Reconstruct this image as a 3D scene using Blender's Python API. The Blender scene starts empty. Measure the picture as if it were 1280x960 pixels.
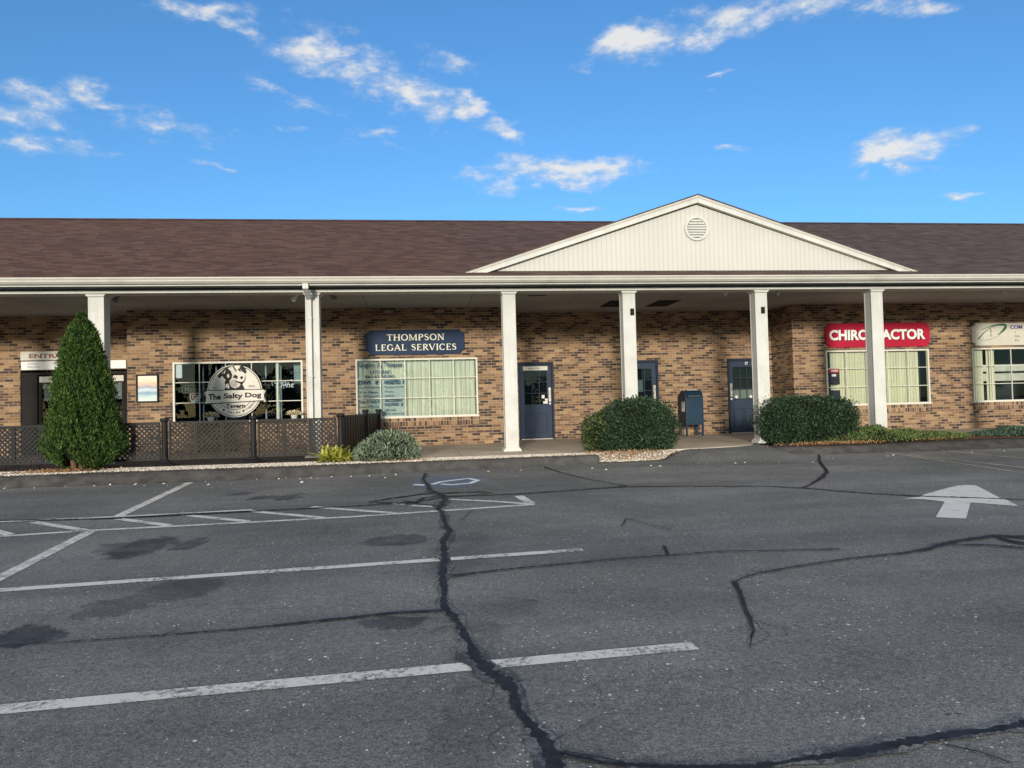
LINES = [{'p': [(-2.33, -11.18), (1.58, -10.94)], 'w': 0.125}, {'p': [(-3.59, -8.8), (1.47, -8.39)], 'w': 0.115}, {'p': [(-4.81, -6.47), (-3.77, -6.32), (-1.93, -6.22), (-0.84, -6.15), (-0.08, -6.04), (1.41, -5.82)], 'w': 0.09}, {'p': [(-5.35, -5.47), (-3.76, -5.45), (-2.16, -5.34)], 'w': 0.085}, {'p': [(-4.65, -5.59), (-3.74, -6.32)], 'w': 0.11}, {'p': [(-3.69, -5.6), (-2.89, -6.22)], 'w': 0.11}, {'p': [(-3.0, -5.47), (-2.03, -6.15)], 'w': 0.11}, {'p': [(-2.18, -5.41), (-1.17, -6.13)], 'w': 0.11}, {'p': [(-1.42, -5.3), (-0.32, -6.03)], 'w': 0.1}, {'p': [(-0.47, -5.24), (-0.22, -5.39)], 'w': 0.09}, {'p': [(-0.14, -5.51), (0.17, -5.69)], 'w': 0.09}, {'p': [(-5.23, -5.7), (-4.52, -6.36)], 'w': 0.11}, {'p': [(0.34, -5.13), (0.95, -5.48), (1.39, -5.81)], 'w': 0.09}, {'p': [(1.31, -5.06), (1.38, -5.75)], 'w': 0.13}, {'p': [(-3.57, -8.62), (-3.68, -6.34)], 'w': 0.13}, {'p': [(-3.75, -5.43), (-3.82, -2.29)], 'w': 0.13}, {'p': [(-0.13, -3.57), (0.04, -3.67)], 'w': 0.12}, {'p': [(0.15, -3.63), (0.29, -3.37), (0.44, -3.27), (0.75, -3.08), (0.88, -3.35), (0.74, -3.65), (0.45, -3.74), (0.29, -3.62)], 'w': 0.09}]
YLINES = [{'p': [(9.13, -1.39), (9.17, -5.1)], 'w': 0.06}, {'p': [(9.2, -1.67), (9.71, -4.52)], 'w': 0.06}, {'p': [(10.28, -1.5), (10.73, -3.4)], 'w': 0.06}, {'p': [(11.47, -1.3), (11.76, -2.27)], 'w': 0.06}]
ARROW = [[(5.98, -6.51), (6.26, -6.45), (6.43, -6.29), (7.1, -5.86), (7.36, -5.72), (7.5, -5.69), (7.58, -5.78), (7.12, -6.74), (7.06, -6.94), (6.88, -7.3), (6.55, -6.96), (5.79, -7.84), (5.54, -7.7), (6.3, -6.84), (6.19, -6.62)]]
BLUE = [(-0.17, -3.8), (-0.1, -2.79), (0.43, -2.69), (1.03, -2.86), (1.02, -3.6), (0.68, -4.03), (0.14, -4.06)]
CRACKS = [[(0.06, -2.2, 0.042), (0.01, -2.92, 0.051), (0.08, -3.61, 0.054), (0.11, -4.21, 0.07), (0.25, -4.64, 0.095), (0.3, -5.08, 0.08), (0.25, -5.59, 0.104), (0.18, -5.87, 0.052), (0.23, -6.06, 0.059), (0.25, -6.83, 0.064), (0.28, -7.28, 0.072), (0.2, -7.74, 0.088), (0.18, -8.5, 0.071), (0.15, -9.12, 0.08), (0.15, -9.58, 0.04), (0.13, -9.86, 0.06), (0.15, -10.01, 0.072), (0.22, -10.28, 0.065), (0.25, -10.59, 0.065), (0.27, -10.86, 0.086), (0.34, -11.11, 0.103), (0.42, -11.29, 0.098), (0.44, -11.41, 0.061), (0.43, -11.6, 0.053), (0.47, -11.77, 0.064), (0.51, -11.96, 0.08), (0.52, -12.1, 0.089), (0.5, -12.25, 0.079)], [(0.53, -12.03, 0.022), (0.59, -12.08, 0.022), (0.74, -12.18, 0.031), (0.98, -12.25, 0.041), (1.3, -12.3, 0.051), (1.48, -12.28, 0.038), (1.74, -12.26, 0.056), (1.98, -12.22, 0.073), (2.28, -12.18, 0.056), (2.48, -12.17, 0.054), (2.75, -12.13, 0.07)], [(2.18, -12.25, 0.022), (2.28, -12.34, 0.028), (2.34, -12.44, 0.022)], [(0.12, -10.0, 0.11), (-0.06, -9.99, 0.07), (-0.17, -9.98, 0.07), (-0.49, -10.03, 0.09), (-0.85, -10.09, 0.071), (-1.2, -10.14, 0.042), (-1.69, -10.17, 0.04), (-2.16, -10.19, 0.03), (-2.63, -10.19, 0.03)], [(-5.31, -5.38, 0.109), (-4.14, -5.55, 0.113), (-3.67, -5.57, 0.182), (-2.28, -5.49, 0.132), (-0.7, -5.38, 0.091), (-0.09, -5.25, 0.09), (0.35, -4.88, 0.104), (0.9, -4.92, 0.11), (1.31, -4.92, 0.109), (1.93, -4.82, 0.105), (2.91, -4.64, 0.12), (3.8, -4.84, 0.095), (4.87, -5.13, 0.098), (5.25, -5.43, 0.113), (5.77, -6.02, 0.106), (6.28, -6.42, 0.128), (6.67, -6.62, 0.121), (7.06, -6.82, 0.09), (7.41, -7.03, 0.099)], [(-0.71, -5.16, 0.073), (-0.52, -4.94, 0.116), (0.02, -4.58, 0.145), (0.82, -4.6, 0.15), (0.99, -4.72, 0.05), (0.68, -4.9, 0.105), (0.3, -4.94, 0.138)], [(-0.25, -5.14, 0.086), (-0.09, -5.32, 0.11), (0.02, -4.94, 0.085), (0.31, -4.8, 0.126)], [(-0.61, -5.18, 0.113), (-0.29, -5.33, 0.17), (-0.09, -5.41, 0.101), (0.2, -5.64, 0.094)], [(7.69, -1.52, 0.063), (7.14, -2.51, 0.085), (6.72, -3.39, 0.094), (6.45, -3.97, 0.098), (6.08, -4.46, 0.138), (5.83, -4.76, 0.11), (5.48, -5.18, 0.077), (5.23, -5.43, 0.042)], [(2.19, -1.88, 0.079), (2.32, -2.75, 0.062), (2.58, -3.75, 0.05), (2.79, -4.18, 0.058), (2.95, -4.61, 0.07)], [(0.23, -9.1, 0.087), (0.6, -9.0, 0.076), (1.15, -8.91, 0.058), (1.74, -8.82, 0.057), (2.34, -8.78, 0.058), (2.65, -8.75, 0.051), (3.07, -8.81, 0.053), (3.72, -8.89, 0.064)], [(2.32, -9.77, 0.037), (2.48, -9.62, 0.036), (2.66, -9.51, 0.053), (3.08, -9.37, 0.055), (3.59, -9.23, 0.06), (4.16, -9.14, 0.084), (4.46, -9.05, 0.105), (4.74, -8.88, 0.118), (4.97, -8.8, 0.124), (5.43, -8.68, 0.137), (5.73, -8.86, 0.242)], [(4.62, -8.89, 0.072), (5.1, -9.03, 0.102), (5.38, -9.25, 0.112)], [(5.41, -8.75, 0.09), (5.37, -8.99, 0.184), (5.5, -9.12, 0.113)], [(2.36, -9.71, 0.067), (2.29, -9.98, 0.069), (2.18, -10.31, 0.054), (2.1, -10.55, 0.054), (2.03, -10.77, 0.037), (1.95, -10.9, 0.027), (1.87, -11.05, 0.012)], [(2.23, -8.43, 0.055), (2.15, -8.8, 0.049)], [(0.57, -12.06, 0.012), (0.68, -12.12, 0.012), (0.8, -12.19, 0.012)], [(0.59, -6.15, 0.014), (0.42, -6.73, 0.021)], [(2.09, -7.48, 0.012), (2.26, -7.07, 0.041), (2.39, -7.38, 0.025), (2.55, -7.76, 0.025)]]
STAINS = [(-2.79, -7.34, 0.25, 0.51, -0.197, 1), (-3.1, -7.27, 0.14, 0.2, -0.219, 0.7), (-2.35, -7.29, 0.15, 0.28, -0.197, 0.9), (-1.91, -9.04, 0.36, 0.31, 0.874, 0.75), (-2.22, -9.4, 0.32, 0.2, 1.114, 0.7), (-2.6, -10.0, 0.23, 0.21, -0.176, 1), (-0.25, -10.14, 0.25, 0.13, -0.201, 0.9), (-0.28, -7.56, 0.34, 0.27, 0.0, 0.8), (0.61, -10.0, 0.2, 0.25, -0.178, 0.3), (-2.22, -4.25, 0.19, 0.24, -0.264, 0.8), (-1.86, -4.31, 0.16, 0.31, -0.245, 0.9), (-2.67, -3.79, 0.18, 0.21, -0.259, 0.7), (0.21, -11.71, 0.17, 0.5, -0.15, 0.35), (0.81, -9.83, 0.04, 0.06, -0.142, 0.8), (2.43, -11.96, 0.03, 0.02, -0.197, 1), (0.34, -8.22, 0.26, 1.0, -0.212, 0.35), (0.71, -11.99, 0.21, 0.21, -0.145, 0.35), (-1.47, -5.64, 0.21, 0.18, -0.245, 0.3), (1.53, -11.09, 0.27, 0.17, -0.186, -0.55), (0.33, -10.6, 0.15, 0.42, -0.171, 0.3)]
CURBB = [(-7.15, -2.09), (-6.78, -2.1), (-4.94, -2.23), (-3.04, -2.21), (-1.74, -2.06), (0.04, -1.9), (1.33, -1.8), (2.39, -1.62), (3.36, -1.37), (4.13, -1.41), (4.95, -1.31)]
CURBR = [(7.14, 0.25), (6.99, -0.44), (6.96, -0.87), (7.46, -1.2), (8.03, -1.4), (8.99, -1.48), (10.33, -1.52), (12.04, -1.77)]
EDGEB = [(-7.15, -2.09), (-6.67, -2.07), (-6.22, -1.86), (-5.43, -1.6), (-3.79, -1.81), (-2.18, -1.82), (-1.09, -1.77), (0.04, -1.84), (0.91, -1.61), (2.4, -1.55), (3.1, -1.51)]
SLAB = [(1.72, -1.04), (3.2, -1.08), (4.64, -0.81), (5.41, -0.96), (6.45, -0.68), (7.19, 0.27)]
EDGER = [(7.29, 0.37), (7.24, -0.29), (7.53, -1.1), (8.55, -1.1), (9.34, -0.95), (11.14, -0.71), (12.13, -0.62), (13.04, -0.67)]
GC1 = [(8.22, -0.93), (9.61, -0.81), (11.22, -0.6)]
GC2 = [(12.14, 0.21), (13.38, -0.29)]
CLOUDS = [[[13.22, 4.22, 4.32], -0.5, [-1.5, 15.73, -44.15], -0.5, 0.9], [[11.13, 3.8, 2.26], -0.5, [-6.14, 20.04, -68.43], -0.5, 0.75], [[26.92, 10.05, 0.15], -0.5, [-20.17, 21.45, -74.9], -0.5, 0.9], [[13.57, 3.81, 0.36], -0.5, [-13.77, 20.25, -68.16], -0.5, 0.7], [[18.54, 2.5, -1.68], -0.5, [-11.14, 17.0, -40.7], -0.5, 0.95], [[10.41, 1.95, -3.92], -0.5, [-18.88, 12.84, -32.86], -0.5, 0.7], [[16.43, 1.11, -3.61], -0.5, [-10.84, 13.19, -32.59], -0.5, 1.1], [[34.44, -0.75, -5.62], -0.5, [-17.36, 36.17, -86.78], -0.5, 1.2], [[27.41, 0.69, -12.11], -0.5, [-43.92, 37.14, -85.94], -0.5, 0.7], [[33.65, -1.99, 9.11], -0.5, [20.37, 29.99, -79.73], -0.5, 0.7], [[9.85, -2.3, -0.23], -0.5, [3.51, 16.17, -54.43], -0.5, 1.25], [[38.87, -9.11, -2.13], -0.5, [5.26, 44.71, -173.32], -0.5, 0.7], [[21.8, -7.9, 1.06], -0.5, [13.7, 17.97, -45.16], -0.5, 1.3], [[9.85, -5.1, 0.83], -0.5, [17.43, 13.86, -40.68], -0.5, 0.95], [[10.21, -5.42, -1.39], -0.5, [15.11, 21.24, -53.95], -0.5, 0.9], [[13.8, -9.85, -1.15], -0.5, [13.87, 12.95, -64.63], -0.5, 1.0], [[25.89, -18.16, -3.66], -0.5, [20.6, 26.1, -122.84], -0.5, 0.8], [[38.87, -29.2, -6.0], -0.5, [22.65, 30.7, -166.27], -0.5, 1], [[20.44, -11.88, -7.04], -0.5, [18.41, 40.58, -95.9], -0.5, 0.8], [[16.8, 3.19, 1.44], -0.5, [-15.38, 35.3, -75.36], -0.5, 0.9], [[28.82, 7.65, -1.68], -0.5, [-41.36, 46.73, -182.69], -0.5, 0.75], [[44.18, -24.27, 9.44], -0.5, [70.51, 35.35, -143.22], -0.5, 0.8], [[58.29, -22.19, -12.47], -0.5, [2.57, 63.35, -182.98], -0.5, 0.7], [[64.26, -41.83, 2.87], -0.5, [58.71, 36.37, -233.07], -0.5, 0.6], [[18.93, 3.7, -3.41], -0.5, [-31.6, 30.52, -86.54], -0.5, 0.55], [[22.38, 1.61, -6.83], -0.5, [-30.09, 33.1, -68.52], -0.5, 0.45], [[29.9, 1.57, -4.33], -0.5, [-31.9, 48.82, -143.43], -0.5, 0.45], [[47.83, 9.57, -4.59], -0.5, [-46.56, 56.49, -177.7], -0.5, 0.4]]
SUNEL, SUNAZ, SUNE, SKYS, SKYTINT, FILL_VEIL = 7.5, 13, 3.8, 0.15, (1.15, 1.50, 1.72), 1.5
import bpy, math, random
import numpy as np
from mathutils import Vector
random.seed(7); RNG = np.random.default_rng(7)
S = bpy.context.scene
COL = S.collection

# ------------------------------------------------------------------ materials
class NT:
    def __init__(s, tree):
        s.t = tree; s.t.nodes.clear()
    def n(s, typ, ins=None, **props):
        nd = s.t.nodes.new(typ)
        for k, v in props.items(): setattr(nd, k, v)
        for k, v in (ins or {}).items(): s.put(nd, k, v)
        return nd
    def put(s, nd, k, v):
        if isinstance(v, bpy.types.Node): v = v.outputs[0]
        if isinstance(v, bpy.types.NodeSocket): s.t.links.new(v, nd.inputs[k])
        else: nd.inputs[k].default_value = v
    def m(s, op, a, b=0.0, c=None, clamp=False):
        ins = {0: a, 1: b}
        if c is not None: ins[2] = c
        return s.n('ShaderNodeMath', ins, operation=op, use_clamp=clamp).outputs[0]
    def mix(s, f, a, b, bt='MIX'):
        nd = s.n('ShaderNodeMix', data_type='RGBA', blend_type=bt)
        s.put(nd, 0, f)
        for i, v in ((6, a), (7, b)):
            if isinstance(v, (tuple, list)) and len(v) == 3: v = (*v, 1)
            s.put(nd, i, v)
        return nd.outputs[2]
    def noise(s, vec, scale, detail=3, rough=.55, dist=0):
        nd = s.n('ShaderNodeTexNoise', {'Scale': scale, 'Detail': detail, 'Roughness': rough, 'Distortion': dist})
        s.put(nd, 'Vector', vec); return nd.outputs['Fac']
    def ramp(s, f, stops, interp='LINEAR'):
        nd = s.n('ShaderNodeValToRGB'); cr = nd.color_ramp; cr.interpolation = interp
        while len(cr.elements) < len(stops): cr.elements.new(.5)
        for e, (p, c) in zip(cr.elements, stops):
            e.position = p; e.color = (*c, 1) if len(c) == 3 else c
        s.put(nd, 0, f); return nd.outputs[0]
    def step(s, v, lo, hi):
        nd = s.n('ShaderNodeMapRange', {1: lo, 2: hi}, interpolation_type='SMOOTHSTEP'); s.put(nd, 0, v); return nd.outputs[0]
    def pos(s): return s.n('ShaderNodeNewGeometry').outputs['Position']
    def sep(s, v):
        nd = s.n('ShaderNodeSeparateXYZ', {0: v}); return nd.outputs
    def comb(s, x, y, z): return s.n('ShaderNodeCombineXYZ', {0: x, 1: y, 2: z}).outputs[0]
    def bump(s, h, strength, dist): return s.n('ShaderNodeBump', {'Strength': strength, 'Distance': dist, 'Height': h}).outputs[0]
    def out(s, col, rough=.6, normal=None, spec=.5, metal=0):
        b = s.n('ShaderNodeBsdfPrincipled')
        if isinstance(col, (tuple, list)) and len(col) == 3: col = (*col, 1)
        s.put(b, 'Base Color', col); s.put(b, 'Roughness', rough); s.put(b, 'Metallic', metal)
        s.put(b, 'Specular IOR Level', spec)
        if normal is not None: s.put(b, 'Normal', normal)
        o = s.n('ShaderNodeOutputMaterial', {0: b.outputs[0]}); return b

def newmat(name):
    m = bpy.data.materials.new(name); m.use_nodes = True; return m, NT(m.node_tree)

def painted(name, col, rough=.6, var=.12, scale=3, dirt=None, spec=.12, metal=0):
    m, t = newmat(name); p = t.pos()
    n1 = t.noise(p, scale, 4); n2 = t.noise(p, scale*14, 2)
    f = t.m('ADD', t.m('MULTIPLY', n1, .7), t.m('MULTIPLY', n2, .3))
    a = tuple(c*(1-var) for c in col); b = tuple(min(1, c*(1+var)) for c in col)
    c = t.mix(t.step(f, .3, .7), a, b)
    if dirt:
        px_, py_, pz_ = t.sep(p); sk = t.noise(t.comb(t.m('MULTIPLY', px_, 22), t.m('MULTIPLY', py_, 22), t.m('MULTIPLY', pz_, .9)), 1, 4, .65)
        c = t.mix(t.m('MULTIPLY', t.step(sk, .52, .72), dirt[1]*.8), c, dirt[0])
        c = t.mix(t.m('MULTIPLY', t.step(t.noise(p, 1.7, 6, .7), .5, .75), dirt[1]), c, dirt[0])
    t.out(c, rough, t.bump(n2, .15, .004), spec, metal); return m

def brick(name, soldier=False):
    m, t = newmat(name); x, y, z = t.sep(t.pos())
    h = t.m('ADD', x, y)
    wob = t.noise(t.pos(), 9, 2)
    if soldier: u = t.m('DIVIDE', z, .23); v = t.m('DIVIDE', h, .0677)
    else: u = t.m('DIVIDE', h, .2135); v = t.m('DIVIDE', z, .0677)
    row = t.m('FLOOR', v)
    rr = t.n('ShaderNodeTexWhiteNoise', {'Vector': t.comb(row, 3.3, 0)}, noise_dimensions='3D').outputs['Value']
    off = t.m('ADD', t.m('MULTIPLY', t.m('MODULO', t.m('ABSOLUTE', row), 2), .5), t.m('MULTIPLY', rr, .12))
    if soldier: off = 0.35
    uu = t.m('ADD', u, off); col = t.m('FLOOR', uu)
    fu = t.m('SUBTRACT', uu, col); fv = t.m('SUBTRACT', v, row)
    wn = t.n('ShaderNodeTexWhiteNoise', {'Vector': t.comb(col, row, 1.7)}, noise_dimensions='3D')
    r, g, b = t.n('ShaderNodeSeparateColor', {0: wn.outputs['Color']}).outputs
    base = t.ramp(r, [(0, (.066, .047, .038)), (.12, (.105, .068, .048)), (.25, (.160, .098, .062)), (.39, (.225, .135, .078)), (.54, (.295, .182, .100)), (.70, (.345, .222, .121)), (.85, (.385, .255, .142))], 'CONSTANT')
    base = t.mix(.5, base, t.mix(g, (.62, .62, .62), (1.25, 1.2, 1.15)), 'MULTIPLY')
    fine = t.noise(t.n('ShaderNodeVectorMath', {0: t.pos(), 1: (1, 1, 2.4)}, operation='MULTIPLY').outputs[0], 38, 3, .7)
    base = t.mix(.7, base, t.mix(fine, (.35, .33, .32), (1.6, 1.6, 1.6)), 'MULTIPLY')
    # weathering in large soft zones
    zone = t.noise(t.comb(t.m('MULTIPLY', h, .5), 0, z), .9, 4, .6)
    base = t.mix(t.m('MULTIPLY', t.step(zone, .35, .65), .5), base, t.mix(1, base, (.70, .66, .66), 'MULTIPLY'))
    du = t.m('MINIMUM', fu, t.m('SUBTRACT', 1, fu)); dv = t.m('MINIMUM', fv, t.m('SUBTRACT', 1, fv))
    mu = t.step(du, .018, .035); mv = t.step(dv, .05, .10)
    brk = t.m('MULTIPLY', mu, mv)
    mort = t.mix(t.noise(t.pos(), 5, 3), (.33, .25, .185), (.44, .35, .26))
    c = t.mix(brk, mort, base)
    hh = t.m('ADD', t.m('MULTIPLY', brk, t.m('ADD', .7, t.m('MULTIPLY', b, .3))), t.m('MULTIPLY', fine, .25))
    t.out(c, .88, t.bump(hh, .7, .008), .25); return m

def roofmat():
    m, t = newmat('asphalt_shingle'); x, y, z = t.sep(t.pos())
    v = t.m('DIVIDE', z, .052); row = t.m('FLOOR', v); fv = t.m('SUBTRACT', v, row)
    rr = t.n('ShaderNodeTexWhiteNoise', {'Vector': t.comb(row, 0, 0)}).outputs['Value']
    u = t.m('ADD', t.m('DIVIDE', t.m('ADD', x, t.m('MULTIPLY', y, .6)), .26), t.m('MULTIPLY', rr, 5)); colm = t.m('FLOOR', u)
    wn = t.n('ShaderNodeTexWhiteNoise', {'Vector': t.comb(colm, row, 0)}).outputs['Value']
    st = t.noise(t.comb(t.m('MULTIPLY', x, .9), y, t.m('MULTIPLY', z, 9)), 2.2, 5, .65)
    k = t.m('ADD', t.m('MULTIPLY', wn, .62), t.m('MULTIPLY', st, .38))
    warm = t.ramp(k, [(.10, (.068, .037, .029)), (.45, (.098, .053, .041)), (.90, (.142, .081, .061))])
    cool = t.ramp(k, [(.10, (.056, .040, .037)), (.45, (.080, .057, .052)), (.90, (.115, .085, .076))])
    drift = t.m('ADD', t.step(x, -4, 9), t.m('MULTIPLY', t.m('SUBTRACT', t.noise(t.pos(), .35, 3), .5), 1.2), clamp=True)
    c = t.mix(drift, warm, cool)
    c = t.mix(t.m('MULTIPLY', t.step(fv, .22, .0), .55), c, (.02, .016, .018))  # shadow line under each shingle course put into the colour
    c = t.mix(.5, c, t.mix(t.noise(t.pos(), 60, 2), (.5, .5, .5), (1.5, 1.5, 1.5)), 'MULTIPLY')
    t.out(c, .92, t.bump(t.m('ADD', fv, wn), .5, .01), .2); return m

def asphalt_color(t, p):
    n1 = t.noise(p, .35, 5, .6); n2 = t.noise(p, 3.2, 4, .6); n3 = t.noise(p, 95, 2, .6); n4 = t.noise(p, 32, 3, .7)
    c = t.mix(t.step(n1, .3, .7), (.126, .128, .123), (.194, .193, .186))
    c = t.mix(.7, c, t.mix(n2, (.7, .7, .72), (1.3, 1.3, 1.28)), 'MULTIPLY')
    c = t.mix(.9, c, t.mix(t.step(n3, .3, .7), (.55, .55, .56), (1.45, 1.45, 1.44)), 'MULTIPLY')
    c = t.mix(.7, c, t.mix(t.step(n4, .3, .7), (.65, .65, .66), (1.35, 1.34, 1.3)), 'MULTIPLY')
    # pale aggregate chips worn out of the binder
    for sc, thr, seedv in ((24, .075, 0), (55, .12, 7.3), (11, .035, 3.1)):
        vo = t.n('ShaderNodeTexVoronoi', {'Scale': sc, 'Randomness': 1.0}, feature='F1')
        t.put(vo, 'Vector', t.n('ShaderNodeVectorMath', {0: p, 1: (seedv, seedv, 0)}, operation='ADD').outputs[0])
        rnd = t.n('ShaderNodeSeparateColor', {0: vo.outputs['Color']}).outputs
        size = t.m('MULTIPLY', t.m('POWER', rnd[0], 4), thr*3.2)
        mk = t.m('MULTIPLY', t.m('LESS_THAN', vo.outputs['Distance'], size), t.m('GREATER_THAN', rnd[1], .72))
        mk = t.m('MULTIPLY', mk, t.step(t.noise(p, 1.1, 3), .42, .6))
        c = t.mix(mk, c, (.80, .78, .74))
    return c, n3, n4

def lotmat():
    m, t = newmat('worn_asphalt'); p = t.pos()
    c, n3, n4 = asphalt_color(t, p)
    x, y, z = t.sep(p)
    wx = t.m('ADD', x, t.m('MULTIPLY', t.m('SUBTRACT', t.noise(p, 5, 5, .7), .5), .55))
    wy = t.m('ADD', y, t.m('MULTIPLY', t.m('SUBTRACT', t.noise(p, 4.3, 5, .7), .5), .55))
    dark = None; light = None
    for (sx, sy, rx, ry, ang, a) in STAINS:
        ca, sa = math.cos(ang), math.sin(ang)
        dx = t.m('SUBTRACT', wx, sx); dy = t.m('SUBTRACT', wy, sy)
        uu = t.m('ADD', t.m('MULTIPLY', dx, ca/rx), t.m('MULTIPLY', dy, sa/rx))
        vv = t.m('ADD', t.m('MULTIPLY', dx, -sa/ry), t.m('MULTIPLY', dy, ca/ry))
        d = t.n('ShaderNodeVectorMath', {0: t.comb(uu, vv, 0)}, operation='LENGTH').outputs['Value']
        k = t.m('MULTIPLY', t.step(d, 1.12, .86), abs(a))
        if a > 0: dark = k if dark is None else t.m('MAXIMUM', dark, k)
        else: light = k
    c = t.mix(t.m('MULTIPLY', dark, t.m('ADD', .50, t.m('MULTIPLY', t.step(t.noise(p, 2.6, 6, .7), .3, .7), .5))), c, (.030, .033, .038))
    c = t.mix(t.m('MULTIPLY', t.m('MULTIPLY', light, t.step(n4, .35, .6)), .5), c, (.30, .30, .29))
    # tyre-worn lanes, older overlay patches and scattered drips
    lane = t.noise(t.comb(t.m('MULTIPLY', x, .12), t.m('MULTIPLY', y, .9), 0), 1.6, 4, .6)
    c = t.mix(.8, c, t.mix(t.step(lane, .32, .68), (.80, .81, .82), (1.16, 1.15, 1.12)), 'MULTIPLY')
    pv = t.n('ShaderNodeTexVoronoi', {'Scale': .23}, feature='F1'); t.put(pv, 'Vector', t.comb(wx, wy, 0))
    pr_ = t.n('ShaderNodeSeparateColor', {0: pv.outputs['Color']}).outputs[0]
    c = t.mix(.7, c, t.mix(pr_, (.86, .87, .88), (1.10, 1.09, 1.07)), 'MULTIPLY')
    dv = t.n('ShaderNodeTexVoronoi', {'Scale': 1.1}, feature='F1'); t.put(dv, 'Vector', t.comb(wx, wy, 0))
    dr = t.n('ShaderNodeSeparateColor', {0: dv.outputs['Color']}).outputs
    c = t.mix(t.m('MULTIPLY', t.m('MULTIPLY', t.step(dv.outputs['Distance'], t.m('MULTIPLY', dr[0], .11), 0), t.m('GREATER_THAN', dr[1], .78)), .6), c, (.035, .037, .04))
    # faint hairline map cracking
    vo = t.n('ShaderNodeTexVoronoi', {'Scale': .55}, feature='DISTANCE_TO_EDGE')
    t.put(vo, 'Vector', t.n('ShaderNodeVectorMath', {0: p, 1: t.comb(t.noise(p, 2.5, 4), t.noise(p, 2.1, 4), 0)}, operation='ADD').outputs[0])
    cr = t.m('MULTIPLY', t.step(vo.outputs['Distance'], .006, .0), t.step(t.noise(p, .5, 3), .52, .62))
    c = t.mix(t.m('MULTIPLY', cr, .5), c, (.03, .03, .033))
    t.out(c, .85, t.bump(t.m('ADD', n3, n4), .5, .006), .35); return m

def paintmat(name, col, wear=.5):
    m, t = newmat(name); p = t.pos()
    c, n3, n4 = asphalt_color(t, p)
    w = t.m('ADD', t.m('MULTIPLY', t.noise(p, 26, 5, .75), .6), t.m('MULTIPLY', t.noise(p, 3.2, 3), .4))
    k = t.step(w, wear-.05, wear+.09)
    pc = t.mix(t.noise(p, 7, 4), tuple(v*.8 for v in col), col)
    pc = t.mix(t.m('MULTIPLY', t.step(n3, .55, .7), .35), pc, (.12, .12, .12))
    t.out(t.mix(k, pc, c), .75, t.bump(n3, .4, .004), .3); return m

def glassmat(name, tint=(.75, .82, .82), ior=1.55, rough=.0):
    m, t = newmat(name)
    fr = t.n('ShaderNodeFresnel', {'IOR': ior})
    tr = t.n('ShaderNodeBsdfTransparent', {0: (*tint, 1)})
    gl = t.n('ShaderNodeBsdfGlossy', {'Color': (.9, .95, 1, 1), 'Roughness': rough})
    nb = t.bump(t.noise(t.pos(), 1.4, 2), .05, .02); t.put(gl, 'Normal', nb)
    mx = t.n('ShaderNodeMixShader', {0: fr.outputs[0], 1: tr.outputs[0], 2: gl.outputs[0]})
    t.n('ShaderNodeOutputMaterial', {0: mx.outputs[0]}); return m

def leafmat(name, cols, rough=.5, spec=.4, patch=None, scale=4):
    m, t = newmat(name); g = t.n('ShaderNodeNewGeometry'); p = g.outputs['Position']
    r = g.outputs['Random Per Island']
    k = t.m('ADD', t.m('MULTIPLY', r, .55), t.m('MULTIPLY', t.noise(p, scale, 3), .45))
    st = [(.12+.76*i/(len(cols)-1), c) for i, c in enumerate(cols)]
    c = t.ramp(k, st)
    if patch: c = t.mix(t.m('MULTIPLY', t.step(t.noise(p, 2.2, 3), .55, .72), patch[1]), c, patch[0])
    b = t.out(c, rough, None, spec)
    return m

def curtainmat(name, a, b, freq):
    m, t = newmat(name); p = t.pos(); x, y, z = t.sep(p)
    s = t.noise(t.comb(t.m('MULTIPLY', x, freq), 0, t.m('MULTIPLY', z, .12)), 3, 4, .7)
    t.out(t.mix(t.step(s, .3, .7), a, b), .9, None, .1); return m

def stonemat():
    m, t = newmat('pebble_stone'); g = t.n('ShaderNodeNewGeometry'); r = g.outputs['Random Per Island']
    c = t.ramp(r, [(0, (.26, .21, .16)), (.25, (.48, .42, .34)), (.5, (.66, .60, .51)), (.75, (.80, .75, .66)), (1, (.42, .32, .23))])
    t.out(c, .8, None, .3); return m

def concretemat(name, a, b):
    m, t = newmat(name); p = t.pos(); x, y, z = t.sep(p)
    c = t.mix(t.step(t.noise(p, 1.1, 6, .65), .3, .7), a, b)
    c = t.mix(.5, c, t.mix(t.noise(p, 70, 2), (.7, .7, .7), (1.3, 1.3, 1.3)), 'MULTIPLY')
    j = t.m('ABSOLUTE', t.m('SUBTRACT', t.m('FRACT', t.m('DIVIDE', x, 1.52)), .5))
    c = t.mix(t.m('MULTIPLY', t.m('LESS_THAN', j, .004), .7), c, (.07, .06, .05))
    t.out(c, .85, t.bump(t.noise(p, 70, 2), .3, .004), .3); return m

def sidingmat():
    m, t = newmat('grooved_siding'); x, y, z = t.sep(t.pos())
    f = t.m('FRACT', t.m('DIVIDE', x, .102)); d = t.m('ABSOLUTE', t.m('SUBTRACT', f, .5))
    gr = t.step(d, .13, .05)
    c = t.mix(t.noise(t.pos(), 1.3, 5), (.50, .48, .435), (.575, .555, .505))
    c = t.mix(t.m('MULTIPLY', gr, .35), c, (.30, .27, .22))
    t.out(c, .6, t.bump(gr, -.6, .01), .3); return m

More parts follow.
